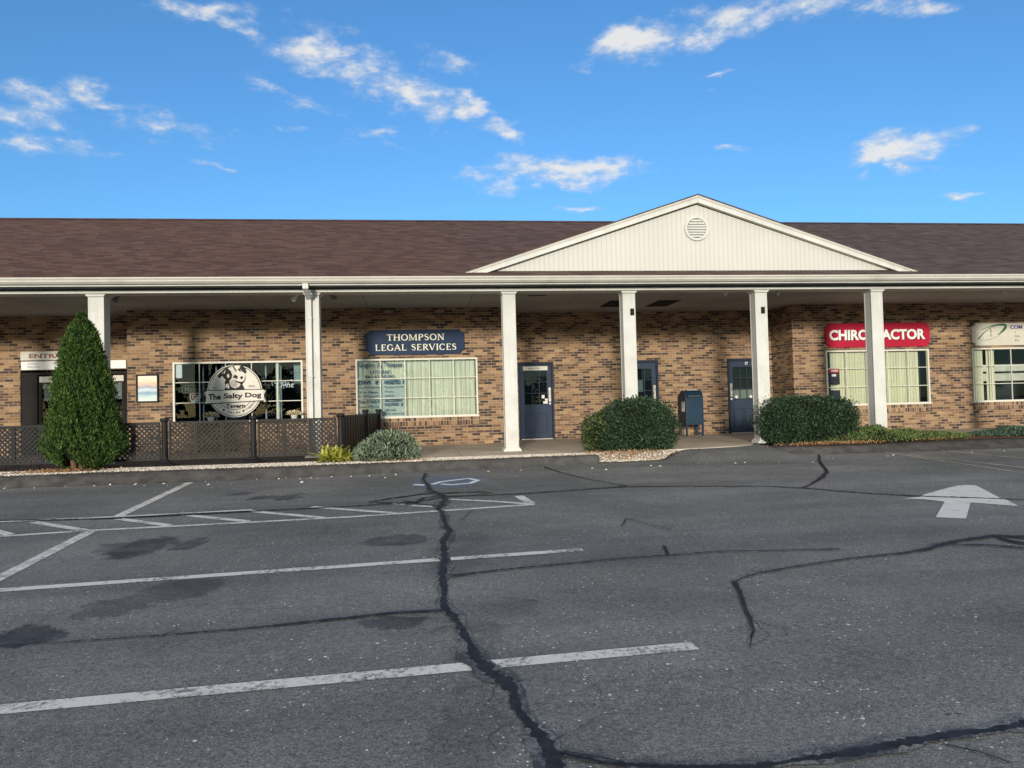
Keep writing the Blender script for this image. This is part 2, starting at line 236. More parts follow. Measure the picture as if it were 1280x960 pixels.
def ceilmat():
    m, t = newmat('porch_ceiling_paint'); p = t.pos(); x, y, z = t.sep(p)
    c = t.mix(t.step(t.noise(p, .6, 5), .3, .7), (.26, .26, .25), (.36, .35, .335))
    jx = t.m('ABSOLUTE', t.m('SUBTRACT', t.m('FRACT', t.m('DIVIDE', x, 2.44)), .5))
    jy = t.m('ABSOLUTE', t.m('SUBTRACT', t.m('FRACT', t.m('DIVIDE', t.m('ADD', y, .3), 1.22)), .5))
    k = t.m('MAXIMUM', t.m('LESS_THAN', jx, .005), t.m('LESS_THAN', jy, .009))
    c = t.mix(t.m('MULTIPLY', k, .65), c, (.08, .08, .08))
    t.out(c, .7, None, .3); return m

def pictmat():
    m, t = newmat('seascape_print'); p = t.pos(); x, y, z = t.sep(p)
    w = t.m('ADD', z, t.m('MULTIPLY', t.m('SUBTRACT', t.noise(t.comb(x, 0, t.m('MULTIPLY', z, 5)), 5, 4), .5), .16))
    f = t.m('DIVIDE', t.m('SUBTRACT', w, 1.25), .62)
    c = t.ramp(f, [(.0, (.62, .68, .62)), (.2, (.45, .58, .56)), (.33, (.16, .30, .40)), (.45, (.55, .62, .66)), (.55, (.25, .30, .38)), (.66, (.70, .42, .28)), (.82, (.74, .62, .42)), (1, (.70, .66, .58))])
    t.out(c, .5); return m

M = {}
def build_mats():
    M['brick'] = brick('tan_and_brown_brick'); M['brick_soldier'] = brick('upright_brick_course', True)
    M['roof'] = roofmat(); M['lot'] = lotmat()
    M['line'] = paintmat('worn_white_paint', (.76, .74, .68), .53); M['yline'] = paintmat('worn_cream_paint', (.66, .56, .40), .50)
    M['arrow'] = paintmat('arrow_paint', (.78, .76, .71), .58); M['blue'] = paintmat('faded_blue_paint', (.125, .165, .225), .52)
    M['symbol'] = paintmat('symbol_paint', (.78, .86, .88), .64)
    M['smear'] = paintmat('tar_smear', (.055, .062, .072), .50)
    M['tar'] = painted('crack_sealer_tar', (.024, .027, .032), .6, .45, 14, spec=.15)
    M['curb'] = painted('asphalt_berm', (.074, .069, .065), .9, .35, 5)
    M['white'] = painted('cream_white_paint', (.57, .56, .515), .6, .08, 2, ((.42, .39, .32), .5))
    M['trim'] = painted('gutter_paint', (.50, .48, .42), .5, .06, 2, ((.34, .31, .25), .5))
    M['trimdark'] = painted('shaded_soffit_paint', (.22, .235, .235), .6, .15, 2)  # shade of the soffit and beam put into this darker colour
    M['siding'] = sidingmat(); M['ceil'] = ceilmat()
    M['patio_shade'] = painted('patio_shade_and_dirt', (.075, .070, .066), .9, .35, 3)
    M['walk'] = concretemat('sun_warmed_concrete', (.40, .34, .265), (.54, .46, .36))
    M['soil'] = painted('bark_mulch', (.12, .07, .045), .95, .6, 30); M['bed'] = painted('gravel_base', (.30, .25, .19), .95, .5, 50)
    M['stone'] = stonemat()
    M['door'] = painted('slate_blue_door_paint', (.036, .050, .078), .5, .1, 3)
    M['doorframe'] = painted('dark_blue_frame_paint', (.022, .031, .050), .55, .1, 3)
    M['glass'] = glassmat('window_glass', (.90, .93, .90), 1.42); M['tavernglass'] = glassmat('tavern_window_glass', (.72, .80, .82), 1.27); M['darkglass'] = glassmat('dark_door_glass', (.45, .50, .50), 1.35)
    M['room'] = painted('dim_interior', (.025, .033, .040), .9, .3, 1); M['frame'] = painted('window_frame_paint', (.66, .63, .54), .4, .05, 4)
    M['curtain'] = curtainmat('sheer_curtain_fabric', (.36, .38, .31), (.62, .65, .55), 9)  # fold shading put into the two curtain tones
    M['blind'] = curtainmat('vertical_blind_fabric', (.54, .53, .39), (.68, .66, .50), 10)
    M['navy'] = painted('navy_sign_board', (.012, .030, .072), .5, .15, 2); M['cream'] = painted('cream_letter_paint', (.80, .76, .60), .5, .03, 5)
    M['red'] = painted('crimson_sign_board', (.42, .018, .045), .5, .1, 2); M['signwhite'] = painted('white_letter_paint', (.80, .79, .76), .5, .03, 5)
    M['redshadow'] = painted('dark_red_letter_shadow', (.12, .006, .012), .6, .1, 2)
    M['board'] = painted('pale_sign_board', (.60, .57, .48), .5, .06, 2); M['green'] = painted('dark_green_logo', (.03, .13, .08), .5, .3, 4)
    M['ltgreen'] = painted('pale_green_logo', (.30, .42, .36), .5, .1, 4); M['violet'] = painted('violet_letter_paint', (.09, .07, .30), .5, .1, 4)
    M['tealink'] = painted('faded_teal_ink', (.025, .07, .13), .7, .1, 4); M['tealtint'] = painted('teal_window_film', (.33, .40, .39), .7, .1, 4)
    M['black'] = painted('black_sign_ink', (.016, .014, .014), .5, .2, 4); M['boardwhite'] = painted('sign_off_white', (.68, .64, .55), .5, .05, 3)
    M['pink'] = painted('tongue_grey_pink', (.50, .42, .40), .5, .05, 3)
    M['fence'] = painted('black_resin_fence', (.018, .018, .019), .5, .2, 3); M['lattice'] = painted('sunlit_black_lattice', (.034, .030, .026), .6, .25, 4)
    M['mail'] = painted('post_box_blue', (.010, .033, .062), .45, .15, 3, spec=.3); M['mailside'] = painted('grey_box_side', (.030, .036, .046), .5, .3, 6)
    M['label'] = painted('white_paper_label', (.72, .70, .66), .6, .05, 9); M['metal'] = painted('brushed_metal', (.55, .50, .42), .35, .1, 5, metal=.7)
    M['lamp'] = painted('spot_lamp_white', (.80, .78, .72), .4, .1, 5); M['lampgrey'] = painted('spot_lamp_grey', (.25, .25, .25), .4, .1, 5)
    M['dark'] = painted('dark_opening', (.012, .016, .022), .8, .2, 2)
    M['holly'] = leafmat('holly_leaf', [(.009, .019, .011), (.018, .038, .019), (.034, .066, .030), (.072, .110, .056)], .6, .22)
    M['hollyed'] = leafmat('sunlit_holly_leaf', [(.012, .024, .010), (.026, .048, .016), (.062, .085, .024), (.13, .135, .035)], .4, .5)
    M['cedar'] = leafmat('conifer_spray', [(.008, .020, .008), (.022, .052, .014), (.060, .112, .020), (.15, .21, .040)], .65, .15, scale=5)
    M['hosta'] = leafmat('yellow_edged_leaf', [(.10, .14, .02), (.28, .30, .04), (.50, .46, .09), (.62, .58, .20)], .5, .4)
    M['sage'] = leafmat('grey_green_leaf', [(.05, .075, .045), (.11, .15, .095), (.20, .25, .16), (.34, .38, .26)], .6, .3)
    M['cover'] = leafmat('creeping_juniper_leaf', [(.03, .055, .015), (.065, .11, .03), (.12, .17, .045), (.19, .21, .08)], .6, .3, ((.11, .06, .035), .6))
    M['cover2'] = leafmat('blue_juniper_leaf', [(.025, .05, .035), (.05, .09, .06), (.09, .14, .09), (.15, .19, .13)], .6, .3, ((.11, .06, .035), .3))
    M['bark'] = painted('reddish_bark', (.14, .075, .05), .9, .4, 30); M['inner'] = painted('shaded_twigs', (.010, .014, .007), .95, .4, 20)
    M['petal'] = leafmat('cream_petals', [(.30, .12, .05), (.55, .45, .20), (.70, .64, .45), (.78, .74, .62)], .6, .3)
    M['pict'] = pictmat(); M['leafbrown'] = leafmat('dry_leaf', [(.20, .10, .05), (.32, .18, .08), (.45, .28, .14)], .8, .2)
    M['sigred'] = painted('badge_red', (.35, .03, .04), .5, .1, 4); M['neon'] = painted('unlit_neon_tube', (.10, .14, .14), .3, .1, 4)
    M['glint'] = painted('pale_board_and_reflection', (.55, .56, .50), .6, .15, 3)
    M['wood'] = painted('dark_bronze_frame', (.020, .017, .016), .7, .2, 4)
    M['entr'] = painted('entrance_letter_red', (.26, .10, .09), .6, .1, 4)

# ------------------------------------------------------------------ mesh builder
class MB:
    def __init__(s): s.v = []; s.f = []; s.mi = []
    def add(s, vs, fs, mi=0):
        b = len(s.v); s.v += [tuple(map(float, v)) for v in vs]; s.f += [tuple(b+i for i in f) for f in fs]; s.mi += [mi]*len(fs); return s
    def box(s, x0, x1, y0, y1, z0, z1, mi=0):
        return s.add([(x0,y0,z0),(x1,y0,z0),(x1,y1,z0),(x0,y1,z0),(x0,y0,z1),(x1,y0,z1),(x1,y1,z1),(x0,y1,z1)],
                     [(0,3,2,1),(4,5,6,7),(0,1,5,4),(1,2,6,5),(2,3,7,6),(3,0,4,7)], mi)
    def cbox(s, x0, x1, y0, y1, z0, z1, b=.01, mi=0):
        # box with chamfered vertical edges and top rim
        o = [(x0+b,y0),(x1-b,y0),(x1,y0+b),(x1,y1-b),(x1-b,y1),(x0+b,y1),(x0,y1-b),(x0,y0+b)]
        return s.prism(o, z0, z1, 'z', mi)
    def prism(s, pts, a0, a1, axis='z', mi=0):
        n = len(pts)
        def P(p, a):
            if axis == 'z': return (p[0], p[1], a)
            if axis == 'y': return (p[0], a, p[1])
            return (a, p[0], p[1])
        vs = [P(p, a0) for p in pts] + [P(p, a1) for p in pts]
        fs = [tuple(range(n))[::-1], tuple(range(n, 2*n))] + [(i, (i+1) % n, n+(i+1) % n, n+i) for i in range(n)]
        return s.add(vs, fs, mi)
    def lathe(s, cx, cy, prof, n=16, mi=0):
        vs = []; fs = []
        for r, z in prof:
            for k in range(n):
                a = 2*math.pi*k/n; vs.append((cx+r*math.cos(a), cy+r*math.sin(a), z))
        for i in range(len(prof)-1):
            for k in range(n):
                fs.append((i*n+k, i*n+(k+1) % n, (i+1)*n+(k+1) % n, (i+1)*n+k))
        fs.append(tuple(range(n))[::-1]); fs.append(tuple((len(prof)-1)*n+k for k in range(n)))
        return s.add(vs, fs, mi)
    def tube(s, pts, r, n=8, mi=0):
        pts = [Vector(p) for p in pts]; vs = []; fs = []
        for i, p in enumerate(pts):
            d = (pts[min(i+1, len(pts)-1)] - pts[max(i-1, 0)]).normalized()
            a = d.cross(Vector((0, 0, 1)))
            if a.length < .05: a = d.cross(Vector((0, 1, 0)))
            a.normalize(); b = d.cross(a)
            rr = r[i] if isinstance(r, (list, tuple)) else r
            for k in range(n):
                t = 2*math.pi*k/n; vs.append(p + a*rr*math.cos(t) + b*rr*math.sin(t))
        for i in range(len(pts)-1):
            for k in range(n): fs.append((i*n+k, i*n+(k+1) % n, (i+1)*n+(k+1) % n, (i+1)*n+k))
        fs.append(tuple(range(n))); fs.append(tuple((len(pts)-1)*n+k for k in range(n))[::-1])
        return s.add(vs, fs, mi)
    def poly(s, pts, mi=0): return s.add(pts, [tuple(range(len(pts)))], mi)
    def build(s, name, mats, parent=None, smooth=False, bevel=0):
        me = bpy.data.meshes.new(name); org = Vector(parent['org']) if parent is not None and 'org' in parent else Vector((0, 0, 0))
        if parent is None and s.v:
            a = np.array(s.v); org = Vector(((a[:,0].min()+a[:,0].max())/2, (a[:,1].min()+a[:,1].max())/2, a[:,2].min()))
        me.from_pydata([(v[0]-org.x, v[1]-org.y, v[2]-org.z) for v in s.v], [], s.f)
        if not isinstance(mats, (list, tuple)): mats = [mats]
        for m_ in mats: me.materials.append(M[m_])
        if len(mats) > 1:
            for p, i in zip(me.polygons, s.mi): p.material_index = i
        if smooth:
            me.polygons.foreach_set('use_smooth', [True]*len(me.polygons))
        o = bpy.data.objects.new(name, me); COL.objects.link(o)
        if parent is not None: o.parent = parent
        else: o.location = org
        o['org'] = tuple(org)
        if bevel:
            bv = o.modifiers.new('edge', 'BEVEL'); bv.width = bevel; bv.segments = 2; bv.limit_method = 'ANGLE'
        return o

def tag(o, label=None, cat=None, group=None, kind=None):
    if label: o['label'] = label
    if cat: o['category'] = cat
    if group: o['group'] = group
    if kind: o['kind'] = kind
    return o
def thing(name, label, cat, loc, group=None):
    o = bpy.data.objects.new(name, None); COL.objects.link(o); o.location = loc; o['org'] = tuple(float(v) for v in loc)
    o.empty_display_size = .2
    return tag(o, label, cat, group)
def copy_tree(o, parent=None, delta=None):
    c = o.copy(); COL.objects.link(c); c.parent = parent
    if delta is not None: c.location = Vector(o.location) + Vector(delta)
    for ch in [q for q in COL.objects if q.parent == o]: copy_tree(ch, c)
    return c

# text as mesh, fitted to a width and height on a plane y = const, front facing -Y
def textmesh(mb, s, x0, z0, w, h, y, mi=0, bold=0.0, shear=0, rot=0, pivot=None):
    cu = bpy.data.curves.new('t', 'FONT'); cu.body = s; cu.offset = bold; cu.resolution_u = 3; cu.shear = shear
    ob = bpy.data.objects.new('t', cu); COL.objects.link(ob)
    dg = bpy.context.evaluated_depsgraph_get(); me = bpy.data.meshes.new_from_object(ob.evaluated_get(dg))
    vs = [tuple(v.co) for v in me.vertices]; fs = [tuple(p.vertices) for p in me.polygons]
    bpy.data.objects.remove(ob); bpy.data.curves.remove(cu); bpy.data.meshes.remove(me)
    if not vs: return
    xs = [v[0] for v in vs]; ys = [v[1] for v in vs]
    ax, bx, ay, by = min(xs), max(xs), min(ys), max(ys)
    out = []
    for v in vs:
        X = x0+(v[0]-ax)/(bx-ax)*w; Z = z0+(v[1]-ay)/(by-ay)*h
        if rot:
            px, pz = pivot; dx, dz = X-px, Z-pz
            X = px+dx*math.cos(rot)-dz*math.sin(rot); Z = pz+dx*math.sin(rot)+dz*math.cos(rot)
        out.append((X, y, Z))
    mb.add(out, fs, mi)

# serif capitals drawn as strokes: thick stems, thin arms, slab serifs
def arc(cx, cz, rx, rz, a0, a1, n=10): return [(cx+rx*math.cos(math.radians(a0+(a1-a0)*i/n)), cz+rz*math.sin(math.radians(a0+(a1-a0)*i/n))) for i in range(n+1)]
TK, TN = .17, .075
def stem(x, z0=0, z1=1, w=TK): return ([(x, z0), (x, z1)], [w, w])
def thin(a, b, w=TN): return ([a, b], [w, w])
def ser(x, z, w=.32): return ([(x-w/2, z), (x+w/2, z)], [.06, .06])
def bowl(cx, cz, rx, rz, a0, a1, n=12):
    p = arc(cx, cz, rx, rz, a0, a1, n); return (p, [TN+(TK-TN)*abs(math.cos(math.radians(a0+(a1-a0)*i/n))) for i in range(n+1)])
GL = {
 'T': (.8, [stem(.4), thin((.05, .96), (.75, .96)), ser(.4, .03), ([(.06, .98), (.06, .76)], [.07, .03]), ([(.74, .98), (.74, .76)], [.07, .03])]),
 'H': (.95, [stem(.18), stem(.77), thin((.18, .52), (.77, .52)), ser(.18, .03), ser(.18, .97), ser(.77, .03), ser(.77, .97)]),
 'O': (.95, [bowl(.475, .5, .38, .47, 0, 360, 24)]),
 'M': (1.15, [stem(.16, w=.09), stem(.98), ([(.2, .97), (.56, .05)], [TK, .1]), ([(.56, .05), (.95, .97)], [.08, .08]), ser(.16, .03), ser(.98, .03), ser(.14, .97, .24), ser(1.0, .97, .24)]),
 'P': (.75, [stem(.2), bowl(.34, .73, .32, .24, 90, -90), thin((.2, .97), (.36, .97)), thin((.2, .48), (.36, .48)), ser(.2, .03)]),
 'R': (.85, [stem(.2), bowl(.34, .74, .30, .23, 90, -90), thin((.2, .97), (.36, .97)), thin((.2, .5), (.36, .5)), ([(.38, .5), (.78, .03)], [.14, .16]), ser(.2, .03), ser(.76, .03, .22)]),
 'S': (.68, [([(.58, .78), (.5, .92), (.34, .97), (.17, .9), (.12, .76), (.2, .62), (.36, .53), (.52, .43), (.58, .27), (.5, .1), (.33, .03), (.16, .09), (.08, .25)], [.05, .07, .08, .12, .15, .17, .18, .17, .15, .12, .08, .07, .05])]),
 'N': (.95, [stem(.17, w=.09), stem(.79, w=.09), ([(.17, .97), (.79, .04)], [TK, TK]), ser(.17, .03), ser(.79, .97), ser(.12, .97, .24)]),
 'L': (.75, [stem(.2), thin((.1, .04), (.68, .04)), ser(.2, .97), ([(.68, .02), (.68, .25)], [.07, .03])]),
 'E': (.78, [stem(.2), thin((.1, .04), (.7, .04)), thin((.1, .96), (.66, .96)), thin((.2, .52), (.52, .52)), ([(.7, .02), (.7, .24)], [.07, .03]), ([(.66, .98), (.66, .78)], [.07, .03]), ([(.52, .42), (.52, .62)], [.04, .04])]),
 'G': (.92, [bowl(.47, .5, .38, .47, 48, 318, 20), ([(.78, .08), (.78, .42)], [.14, .14]), ser(.76, .42, .3), ([(.74, .7), (.74, .92)], [.04, .06])]),
 'A': (.95, [([(.1, .03), (.46, .98)], [.08, .08]), ([(.44, .98), (.82, .03)], [TK, TK]), thin((.24, .34), (.66, .34)), ser(.12, .03, .24), ser(.82, .03, .28)]),
 'V': (.92, [([(.1, .97), (.46, .03)], [TK, TK]), ([(.48, .03), (.82, .97)], [.08, .08]), ser(.12, .97, .28), ser(.82, .97, .24)]),
 'I': (.42, [stem(.21), ser(.21, .03), ser(.21, .97)]),
 'C': (.88, [bowl(.47, .5, .38, .47, 45, 315, 20), ([(.74, .7), (.74, .92)], [.04, .06])]),
 ' ': (.45, []),
}
def ribbon(mb, pts, ws, fn, mi=0):
    n = len(pts); vs = []
    for i in range(n):
        a = pts[max(i-1, 0)]; b = pts[min(i+1, n-1)]
        if pts[0] == pts[-1] and i in (0, n-1): a = pts[-2]; b = pts[1]
        dx, dz = b[0]-a[0], b[1]-a[1]; l = math.hypot(dx, dz) or 1
        nx, nz = -dz/l*ws[i]/2, dx/l*ws[i]/2
        vs.append(fn(pts[i][0]+nx, pts[i][1]+nz)); vs.append(fn(pts[i][0]-nx, pts[i][1]-nz))
    mb.add(vs, [(2*i, 2*i+1, 2*i+3, 2*i+2) for i in range(n-1)], mi)
def serif_text(mb, s, x0, z0, w, h, y, mi=0, sp=.06):
    tot = sum(GL[c][0]+sp for c in s)-sp; k = w/tot; x = x0; q = 0
    for c in s:
        wd, st = GL[c]
        for pts, ws in st:
            q += 1; yy = y-.0004*(q % 9)
            ribbon(mb, [(x+p[0]*k, z0+p[1]*h) for p in pts], [v*(k+h)/2 for v in ws], lambda a, b, yy=yy: (a, yy, b), mi)
        x += (wd+sp)*k

def leaves(name, P, Nrm, size, mat, parent=None, up=0.0, asp=.5, jitter=.9, curl=0):
    # P points, Nrm outward directions; each leaf is a small bent rhombus of its own
    n = len(P); P = np.asarray(P); Nr = np.asarray(Nrm)
    r = RNG.normal(size=(n, 3)); d = Nr*(1-jitter*.5)+r*jitter*.6; d[:, 2] += up
    d /= np.linalg.norm(d, axis=1)[:, None]+1e-9
    s_ = np.cross(d, RNG.normal(size=(n, 3))); s_ /= np.linalg.norm(s_, axis=1)[:, None]+1e-9
    L_ = size*(.5+.55*RNG.random(n)+.55*RNG.random(n)**3)[:, None]; W = L_*asp
    nn = np.cross(d, s_)
    a = P; b = P+d*L_*.5+s_*W*.5; c = P+d*L_+nn*L_*curl; e = P+d*L_*.5-s_*W*.5
    V = np.stack([a, b, c, e], 1).reshape(-1, 3)
    org = np.array(parent['org']) if parent is not None else np.zeros(3)
    V = V-org
    me = bpy.data.meshes.new(name); me.vertices.add(4*n); me.vertices.foreach_set('co', V.ravel())
    me.loops.add(4*n); me.loops.foreach_set('vertex_index', np.arange(4*n)); me.polygons.add(n)
    me.polygons.foreach_set('loop_start', np.arange(0, 4*n, 4)); me.polygons.foreach_set('loop_total', np.full(n, 4))
    me.update(calc_edges=True); me.materials.append(M[mat])
    o = bpy.data.objects.new(name, me); COL.objects.link(o)
    if parent is not None: o.parent = parent
    return o

def vnoise(P, f, seed=0):
    r = np.random.default_rng(seed); out = np.zeros(len(P))
    for k in range(6):
        w = r.normal(size=3)*f*(1+.45*k); out += np.sin(P@w+r.random()*6.28)/(1+.4*k)
    return out/2.2
build_mats()
# ------------------------------------------------------------------ dimensions (metres; X along the building, Y into it, Z up from the walkway)
H, HC, Y1, Y2, YE = 3.30, 3.44, 3.52, 4.75, 4.50
XL, XR = -18.0, 27.0
EAVE_Y, EAVE_Z, RIDGE_Y, RIDGE_Z = -.50, 3.545, 6.05, 6.27
SL = (RIDGE_Z-EAVE_Z)/(RIDGE_Y-EAVE_Y)
LS = .0343
def sm(t): t = max(0., min(1., t)); return t*t*(3-2*t)
SLABP = [(3.2, -1.1), (4.3, -1.05), (5.1, -.98), (5.6, -.92), (6.1, -.78), (6.5, -.62), (6.85, -.35), (7.1, .05), (7.22, .35)]
def interp(pl, x):
    if x <= pl[0][0]: return pl[0][1]
    for a, b in zip(pl, pl[1:]):
        if x <= b[0]: return a[1]+(b[1]-a[1])*(x-a[0])/(b[0]-a[0]+1e-9)
    return pl[-1][1]
def zl(x, y):
    yy = max(-26., min(.6, y)); z = -.646+LS*(yy+15.22)
    if 4.4 < x < 7.6 and y > -2.3:
        ye = interp(SLABP, x); t = sm((y+2.3)/(ye-.02+2.3)); k = sm((x-4.55)/.7)*sm((7.45-x)/.35)
        z = z+(-.012-z)*t*k
    return z

# ------------------------------------------------------------------ ground
xs = sorted(set([-420, -260, -150, -90, -60, -40, -28, -20] + [round(-16+.5*i, 2) for i in range(37)] + [round(2+.25*i, 2) for i in range(8)] + [round(4+.1*i, 2) for i in range(41)] + [round(8+.5*i, 2) for i in range(25)] + [24, 30, 42, 60, 90, 150, 260, 420]))
ys = sorted(set([-420, -250, -140, -80, -50, -35, -26] + [round(-25+.5*i, 2) for i in range(44)] + [round(-3+.1*i, 2) for i in range(46)] + [2.5, 4, 8, 16, 30, 60, 120, 420]))
mb = MB(); mb.v = [(x, y, zl(x, y)) for y in ys for x in xs]; nx = len(xs)
mb.f = [(j*nx+i, j*nx+i+1, (j+1)*nx+i+1, (j+1)*nx+i) for j in range(len(ys)-1) for i in range(nx-1)]; mb.mi = [0]*len(mb.f)
tag(mb.build('parking_lot', 'lot', smooth=True), kind='structure')

def seg(pts, step=.4):
    out = [pts[0]]
    for a, b in zip(pts, pts[1:]):
        n = max(1, int(math.hypot(b[0]-a[0], b[1]-a[1])/step))
        out += [tuple(a[k]+(b[k]-a[k])*i/n for k in range(len(a))) for i in range(1, n+1)]
    return out
def groundribbon(name, pts, ws, mat, lift, jit=0):
    mb = MB(); ws2 = ws
    ribbon(mb, pts, ws2, lambda x, y: (x, y, zl(x, y)+lift))
    o = mb.build(name, mat); return tag(o, kind='structure')
q = 0
for L_ in LINES:
    pts = seg(L_['p'], .12 if len(L_['p']) > 4 else .5); q += 1
    symbol = q > len(LINES)-2
    groundribbon('wheelchair_symbol' if symbol else 'parking_line', pts, [L_['w']]*len(pts), 'symbol' if symbol else 'line', .004+.0006*(q % 7))
for i, L_ in enumerate(YLINES):
    pts = seg(L_['p'], .5); groundribbon('parking_line', pts, [L_['w']]*len(pts), 'yline', .004+.0006*i)
for name, pts, mat, lf in (('painted_arrow', ARROW[0], 'arrow', .005), ('blue_marking', BLUE, 'blue', .0035)):
    mb = MB(); mb.poly([(x, y, zl(x, y)+lf) for x, y in pts]); o = mb.build(name, mat); tag(o, kind='structure')
for i, c in enumerate(CRACKS):
    pts = seg([tuple(p) for p in c], .022)
    rs = random.Random(i); j1 = 0
    P_, W_ = [], []
    for k, (x, y, w) in enumerate(pts):
        j1 = .82*j1+rs.uniform(-1, 1)*.45
        P_.append((x+j1*w*.18, y+rs.uniform(-1, 1)*w*.08)); W_.append(max(.008, w*(.80 if i < 2 else .48)*(1+rs.uniform(-.42, .42))))
    groundribbon('pavement_crack', P_, W_, 'tar', .009+.0005*i)
    if i in (0, 1): groundribbon('pavement_crack', [(x+.02*math.sin(k*.11), y) for k, (x, y) in enumerate(P_)], [w*(1.45+.35*math.sin(k*.13+1)+.3*math.sin(k*.41)) for k, w in enumerate([c_[2] for c_ in pts])], 'smear', .0078+.0002*i)

# hairline branches wandering off the sealed cracks
rb = random.Random(21)
for i in range(16):
    c = CRACKS[rb.choice([0, 0, 0, 0, 1, 3, 9, 10, 11, 14])]; x, y, w = c[rb.randrange(len(c)-1)]; a = rb.uniform(0, 6.28); pts = []
    for k in range(rb.randint(7, 15)):
        pts.append((x, y)); a += rb.uniform(-.55, .55); x += .045*math.cos(a); y += .045*math.sin(a)
    if y > -2.4: continue
    groundribbon('pavement_crack', pts, [max(.003, .006*(1-k/len(pts))*rb.uniform(.5, 1.2)) for k in range(len(pts))], 'tar', .006+.0002*i)

# berm kerbs (asphalt lip rolling down from the bed edge to the lot)
def berm(name, top, bot, zt, x0, x1, n, mat):
    mb = MB(); rows = 6; rs = random.Random(3)
    for i in range(n+1):
        x = x0+(x1-x0)*i/n; yt = interp(top, x); yb = min(interp(bot, x), yt-.12)
        yt += .012*math.sin(i*1.7)+rs.uniform(-.01, .01)
        for k in range(rows):
            t = k/(rows-1); y = yt+(yb-yt)*t; zb = zl(x, yb)-.004
            z = zb+(zt-zb)*(1-sm(max(0, t-.25)/.75)); mb.v.append((x, y, z))
    for i in range(n):
        for k in range(rows-1):
            a = i*rows+k; mb.f.append((a, a+1, a+rows+1, a+rows)); mb.mi.append(0)
    mb.f.append(tuple(range(rows))); mb.mi.append(0); mb.f.append(tuple(n*rows+k for k in range(rows))[::-1]); mb.mi.append(0)
    return tag(mb.build(name, mat, smooth=True), kind='structure')
EB = [(-18, -2.0)]+[tuple(p) for p in EDGEB]+[(3.4, -1.48)]
CB = [(-18, -2.35)]+[tuple(p) for p in CURBB[:-3]]+[(3.4, -1.75)]
EB = [(-18, -1.9), (-7.15, -1.9), (-6.2, -1.86), (-5.43, -1.74), (-3.8, -1.80), (-2.2, -1.80), (-1.1, -1.75), (0, -1.72), (.9, -1.62), (2.4, -1.52), (3.4, -1.48)]
CB = [(-18, -2.25), (-6.8, -2.2), (-4.9, -2.24), (-3.0, -2.2), (-1.7, -2.08), (0, -1.93), (1.33, -1.83), (2.4, -1.68), (3.4, -1.60)]
berm('kerb', EB, CB, -.03, -18, 3.3, 90, 'curb')
ER = [(7.26, .3), (7.28, -.3), (7.42, -.85), (7.6, -1.06), (8.5, -1.1), (9.34, -.97), (11.1, -.75), (12.1, -.66), (13.0, -.66), (27, -.66)]
CR = [(6.96, -.9), (7.2, -1.1), (7.5, -1.22), (8.0, -1.42), (9.0, -1.5), (10.3, -1.52), (12, -1.62), (27, -1.62)]
# right island kerb follows a bend, so it is swept along matched points
mb = MB(); top = [(7.30, .6), (7.28, .1), (7.30, -.35), (7.40, -.8), (7.65, -1.03), (8.1, -1.1), (8.5, -1.1), (9.34, -.98), (10.2, -.86), (11.1, -.76), (12.1, -.68), (13, -.66), (27, -.66)]
bot = [(7.16, .6), (7.05, .1), (6.97, -.4), (7.05, -.95), (7.42, -1.22), (8.03, -1.4), (8.6, -1.47), (9.4, -1.5), (10.3, -1.5), (11.2, -1.5), (12.1, -1.55), (13, -1.6), (27, -1.6)]
T_ = seg([(a[0], a[1], b[0], b[1]) for a, b in zip(top, bot)], .15); rows = 6
for a0, a1, b0, b1 in T_:
    for k in range(rows):
        t = k/(rows-1); x = a0+(b0-a0)*t; y = a1+(b1-a1)*t; zb = zl(b0, b1)-.004
        mb.v.append((x, y, zb+(-.03-zb)*(1-sm(max(0, t-.3)/.7))))
for i in range(len(T_)-1):
    for k in range(rows-1):
        a = i*rows+k; mb.f.append((a, a+rows, a+rows+1, a+1)); mb.mi.append(0)
tag(mb.build('kerb', 'curb', smooth=True), kind='structure')

mb = MB(); sp = [(XL, -1.1)]+SLABP+[(7.3, .9), (XR, .9), (XR, 7), (XL, 7)]
mb.prism(sp, -.4, 0); tag(mb.build('walkway', 'walk'), kind='structure')
mb = MB(); mb.poly([(XL, -1.095, .004), (-1.45, -1.095, .004), (-1.2, 1.0, .004), (XL, 1.0, .004)]); tag(mb.build('patio_shade', 'patio_shade'), kind='structure')  # dark sheet under the fence: shade and dirt put into its colour
# stone bed base and its mulch, both as low humps
def bedsheet(name, x0, x1, n, yfront, yback, mat, z0, amp, m_=8):
    mb = MB()
    for i in range(n+1):
        x = x0+(x1-x0)*i/n; a = yfront(x); b = yback(x)
        for k in range(m_+1):
            t = k/m_; y = a+(b-a)*t; mb.v.append((x, y, z0(x, y)+amp*math.sin(math.pi*t)*(.6+.4*math.sin(x*3.1+y*5))))
    for i in range(n):
        for k in range(m_):
            a = i*(m_+1)+k; mb.f.append((a, a+m_+1, a+m_+2, a+1)); mb.mi.append(0)
    return mb.build(name, mat, smooth=True)
BF = lambda x: interp(EB, x)+.02 if x < 3.25 else interp([(3.25, -1.47), (3.5, -1.62), (4.1, -1.6), (4.6, -1.45), (5.0, -1.15)], x)
def bz(x, y): return -.028 if x < 3.3 else max(zl(x, y)+.012, -.028-(.17*sm((-1.2-y)/.4)))
tag(bedsheet('gravel_bed', XL, 4.98, 180, BF, lambda x: -1.09 if x < 4.3 else -1.0, 'bed', bz, .012), kind='structure')
tag(bedsheet('mulch_bed', 7.3, 16, 60, lambda x: interp(ER[2:], x)+.02, lambda x: .92, 'soil', lambda x, y: -.025, .05), kind='structure')
